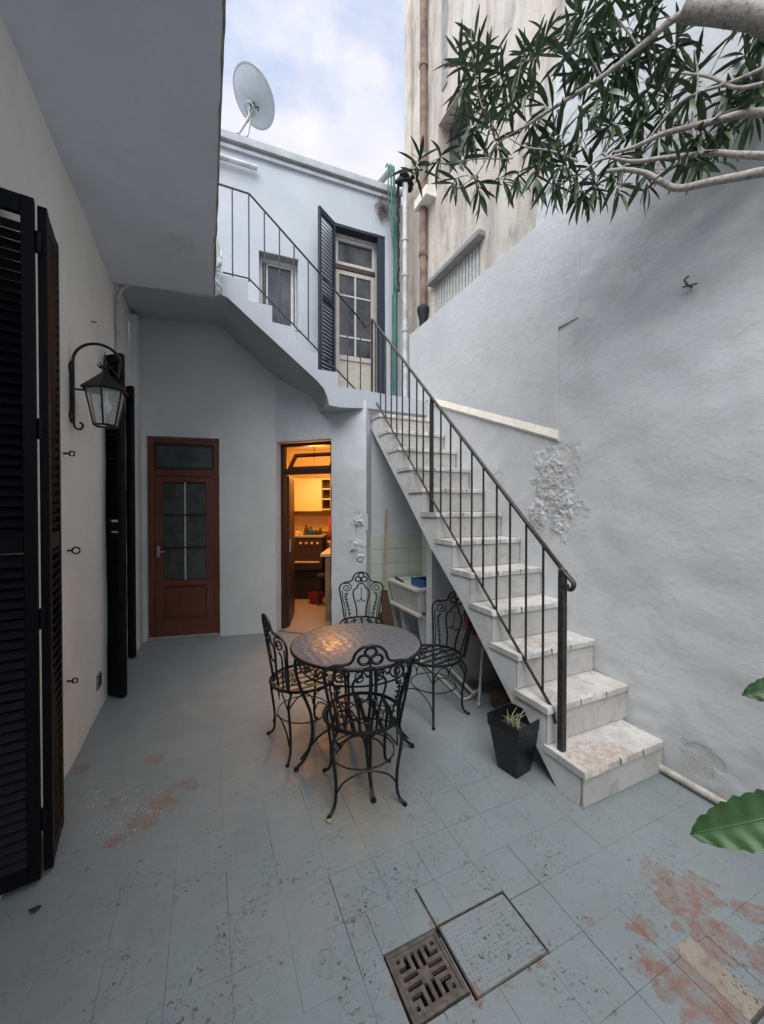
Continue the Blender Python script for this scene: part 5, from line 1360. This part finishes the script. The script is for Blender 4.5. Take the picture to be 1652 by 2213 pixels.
# broad-leaved plant at the right edge
bpz = thing('broad_leaf_plant', 'broad green serrated leaves reaching in from the right edge', 'plant', (1.62, .16, 0))
sb = V((1.62, .16, 0))
MB().tube(spline([sb, sb+V((-.03, .02, .5)), sb+V((-.02, .03, 1.1)), sb+V((.02, .03, 1.25))], 5), [.014]*8+[.010]*8, 8).build('stem', M['bark2'], bpz, smooth=60)
def broad(tip, base, w_, roll=0, cup=.15):
    d = tip-base; l = d.length; d.normalize(); x_ = d.cross(ZU).normalized(); z_ = x_.cross(d)
    Rm = Matrix.Rotation(roll, 3, d); x_ = Rm @ x_; z_ = Rm @ z_
    m = MB(); K = 26; W = 4
    for i in range(K+1):
        t = i/K; ww = w_*(math.sin(PI*t**.85)**.6)*(1+.07*math.sin(t*60))+.001
        for j in range(-W, W+1):
            s = j/W; m.v.append(base+d*(t*l)+x_*(ww*s)+z_*(cup*w_*(s*s)+.06*l*math.sin(PI*t)+.006*math.sin(t*38+abs(s)*3)*abs(s)-.003*(j == 0)))
    for i in range(K):
        for j in range(2*W): a = i*(2*W+1)+j; m.f.append((a, a+1, a+2*W+2, a+2*W+1))
    o = m.build('leaf', M['fig'], bpz, smooth=180)
    MB().tube([base+d*(t/6*l)+z_*(.06*l*math.sin(PI*t/6)-.003) for t in range(7)], [.003]*3+[.002]*4, 5).build('midrib', M['fig'], o)
    return o
tip = at(1492, 1803, .92); bs = at(1770, 1738, .86); broad(tip, bs, .050, -1.05)
MB().tube(spline([bs, sb+V((-.1, .02, .8)), sb+V((-.02, .02, .7))], 4), .004, 6).build('petiole', M['fig'], bpz)
tip2 = at(1604, 1502, 1.0); bs2 = at(1800, 1470, .95); broad(tip2, bs2, .035, -1.0)
MB().tube([bs2, sb+V((-.01, .02, 1.1))], .004, 6).build('petiole', M['fig'], bpz)
for (a, b) in ((sb+V((.35, .1, 1.1)), sb+V((.05, .03, 1.15))), (sb+V((.1, -.35, .9)), sb+V((.02, -.03, .8)))): broad(a, b, .07)

# debris
p_ = on_z(712, 1780, .006)
tag(MB().add([p_, p_+V((.012, .02, .006)), p_+V((.03, .03, .002)), p_+V((.012, .0, .004)), p_+V((-.01, .02, .008)), p_+V((-.02, .035, .003))], [(0, 1, 2, 3), (0, 1, 4), (0, 4, 5)]).build('dry_leaf', M['straw']), 'small dry leaf on the floor in front of the near chair', 'leaf')
p_ = on_z(76, 1965, .005)
tag(MB().add([p_+V((math.cos(i)*.018*(1+.4*math.sin(3*i)), math.sin(i)*.014, .003*math.sin(i*5))) for i in [k*.7 for k in range(9)]]+[p_+V((0, 0, .01))], [(i, (i+1) % 9, 9) for i in range(9)]).build('dirt_clump', M['soil']), 'small dark clump of dirt on the floor by the big shutter', 'dirt')
# unseen wall added behind the camera, kept low to let light in
rw = wall_panel((-1.0, -2.2), (2.4, -2.2), 0, 2.5, -.15, res=.4).build('unseen_rear_wall', M['wall_d'])
tag(rw, 'plain plaster wall closing the yard behind the viewpoint', 'wall')
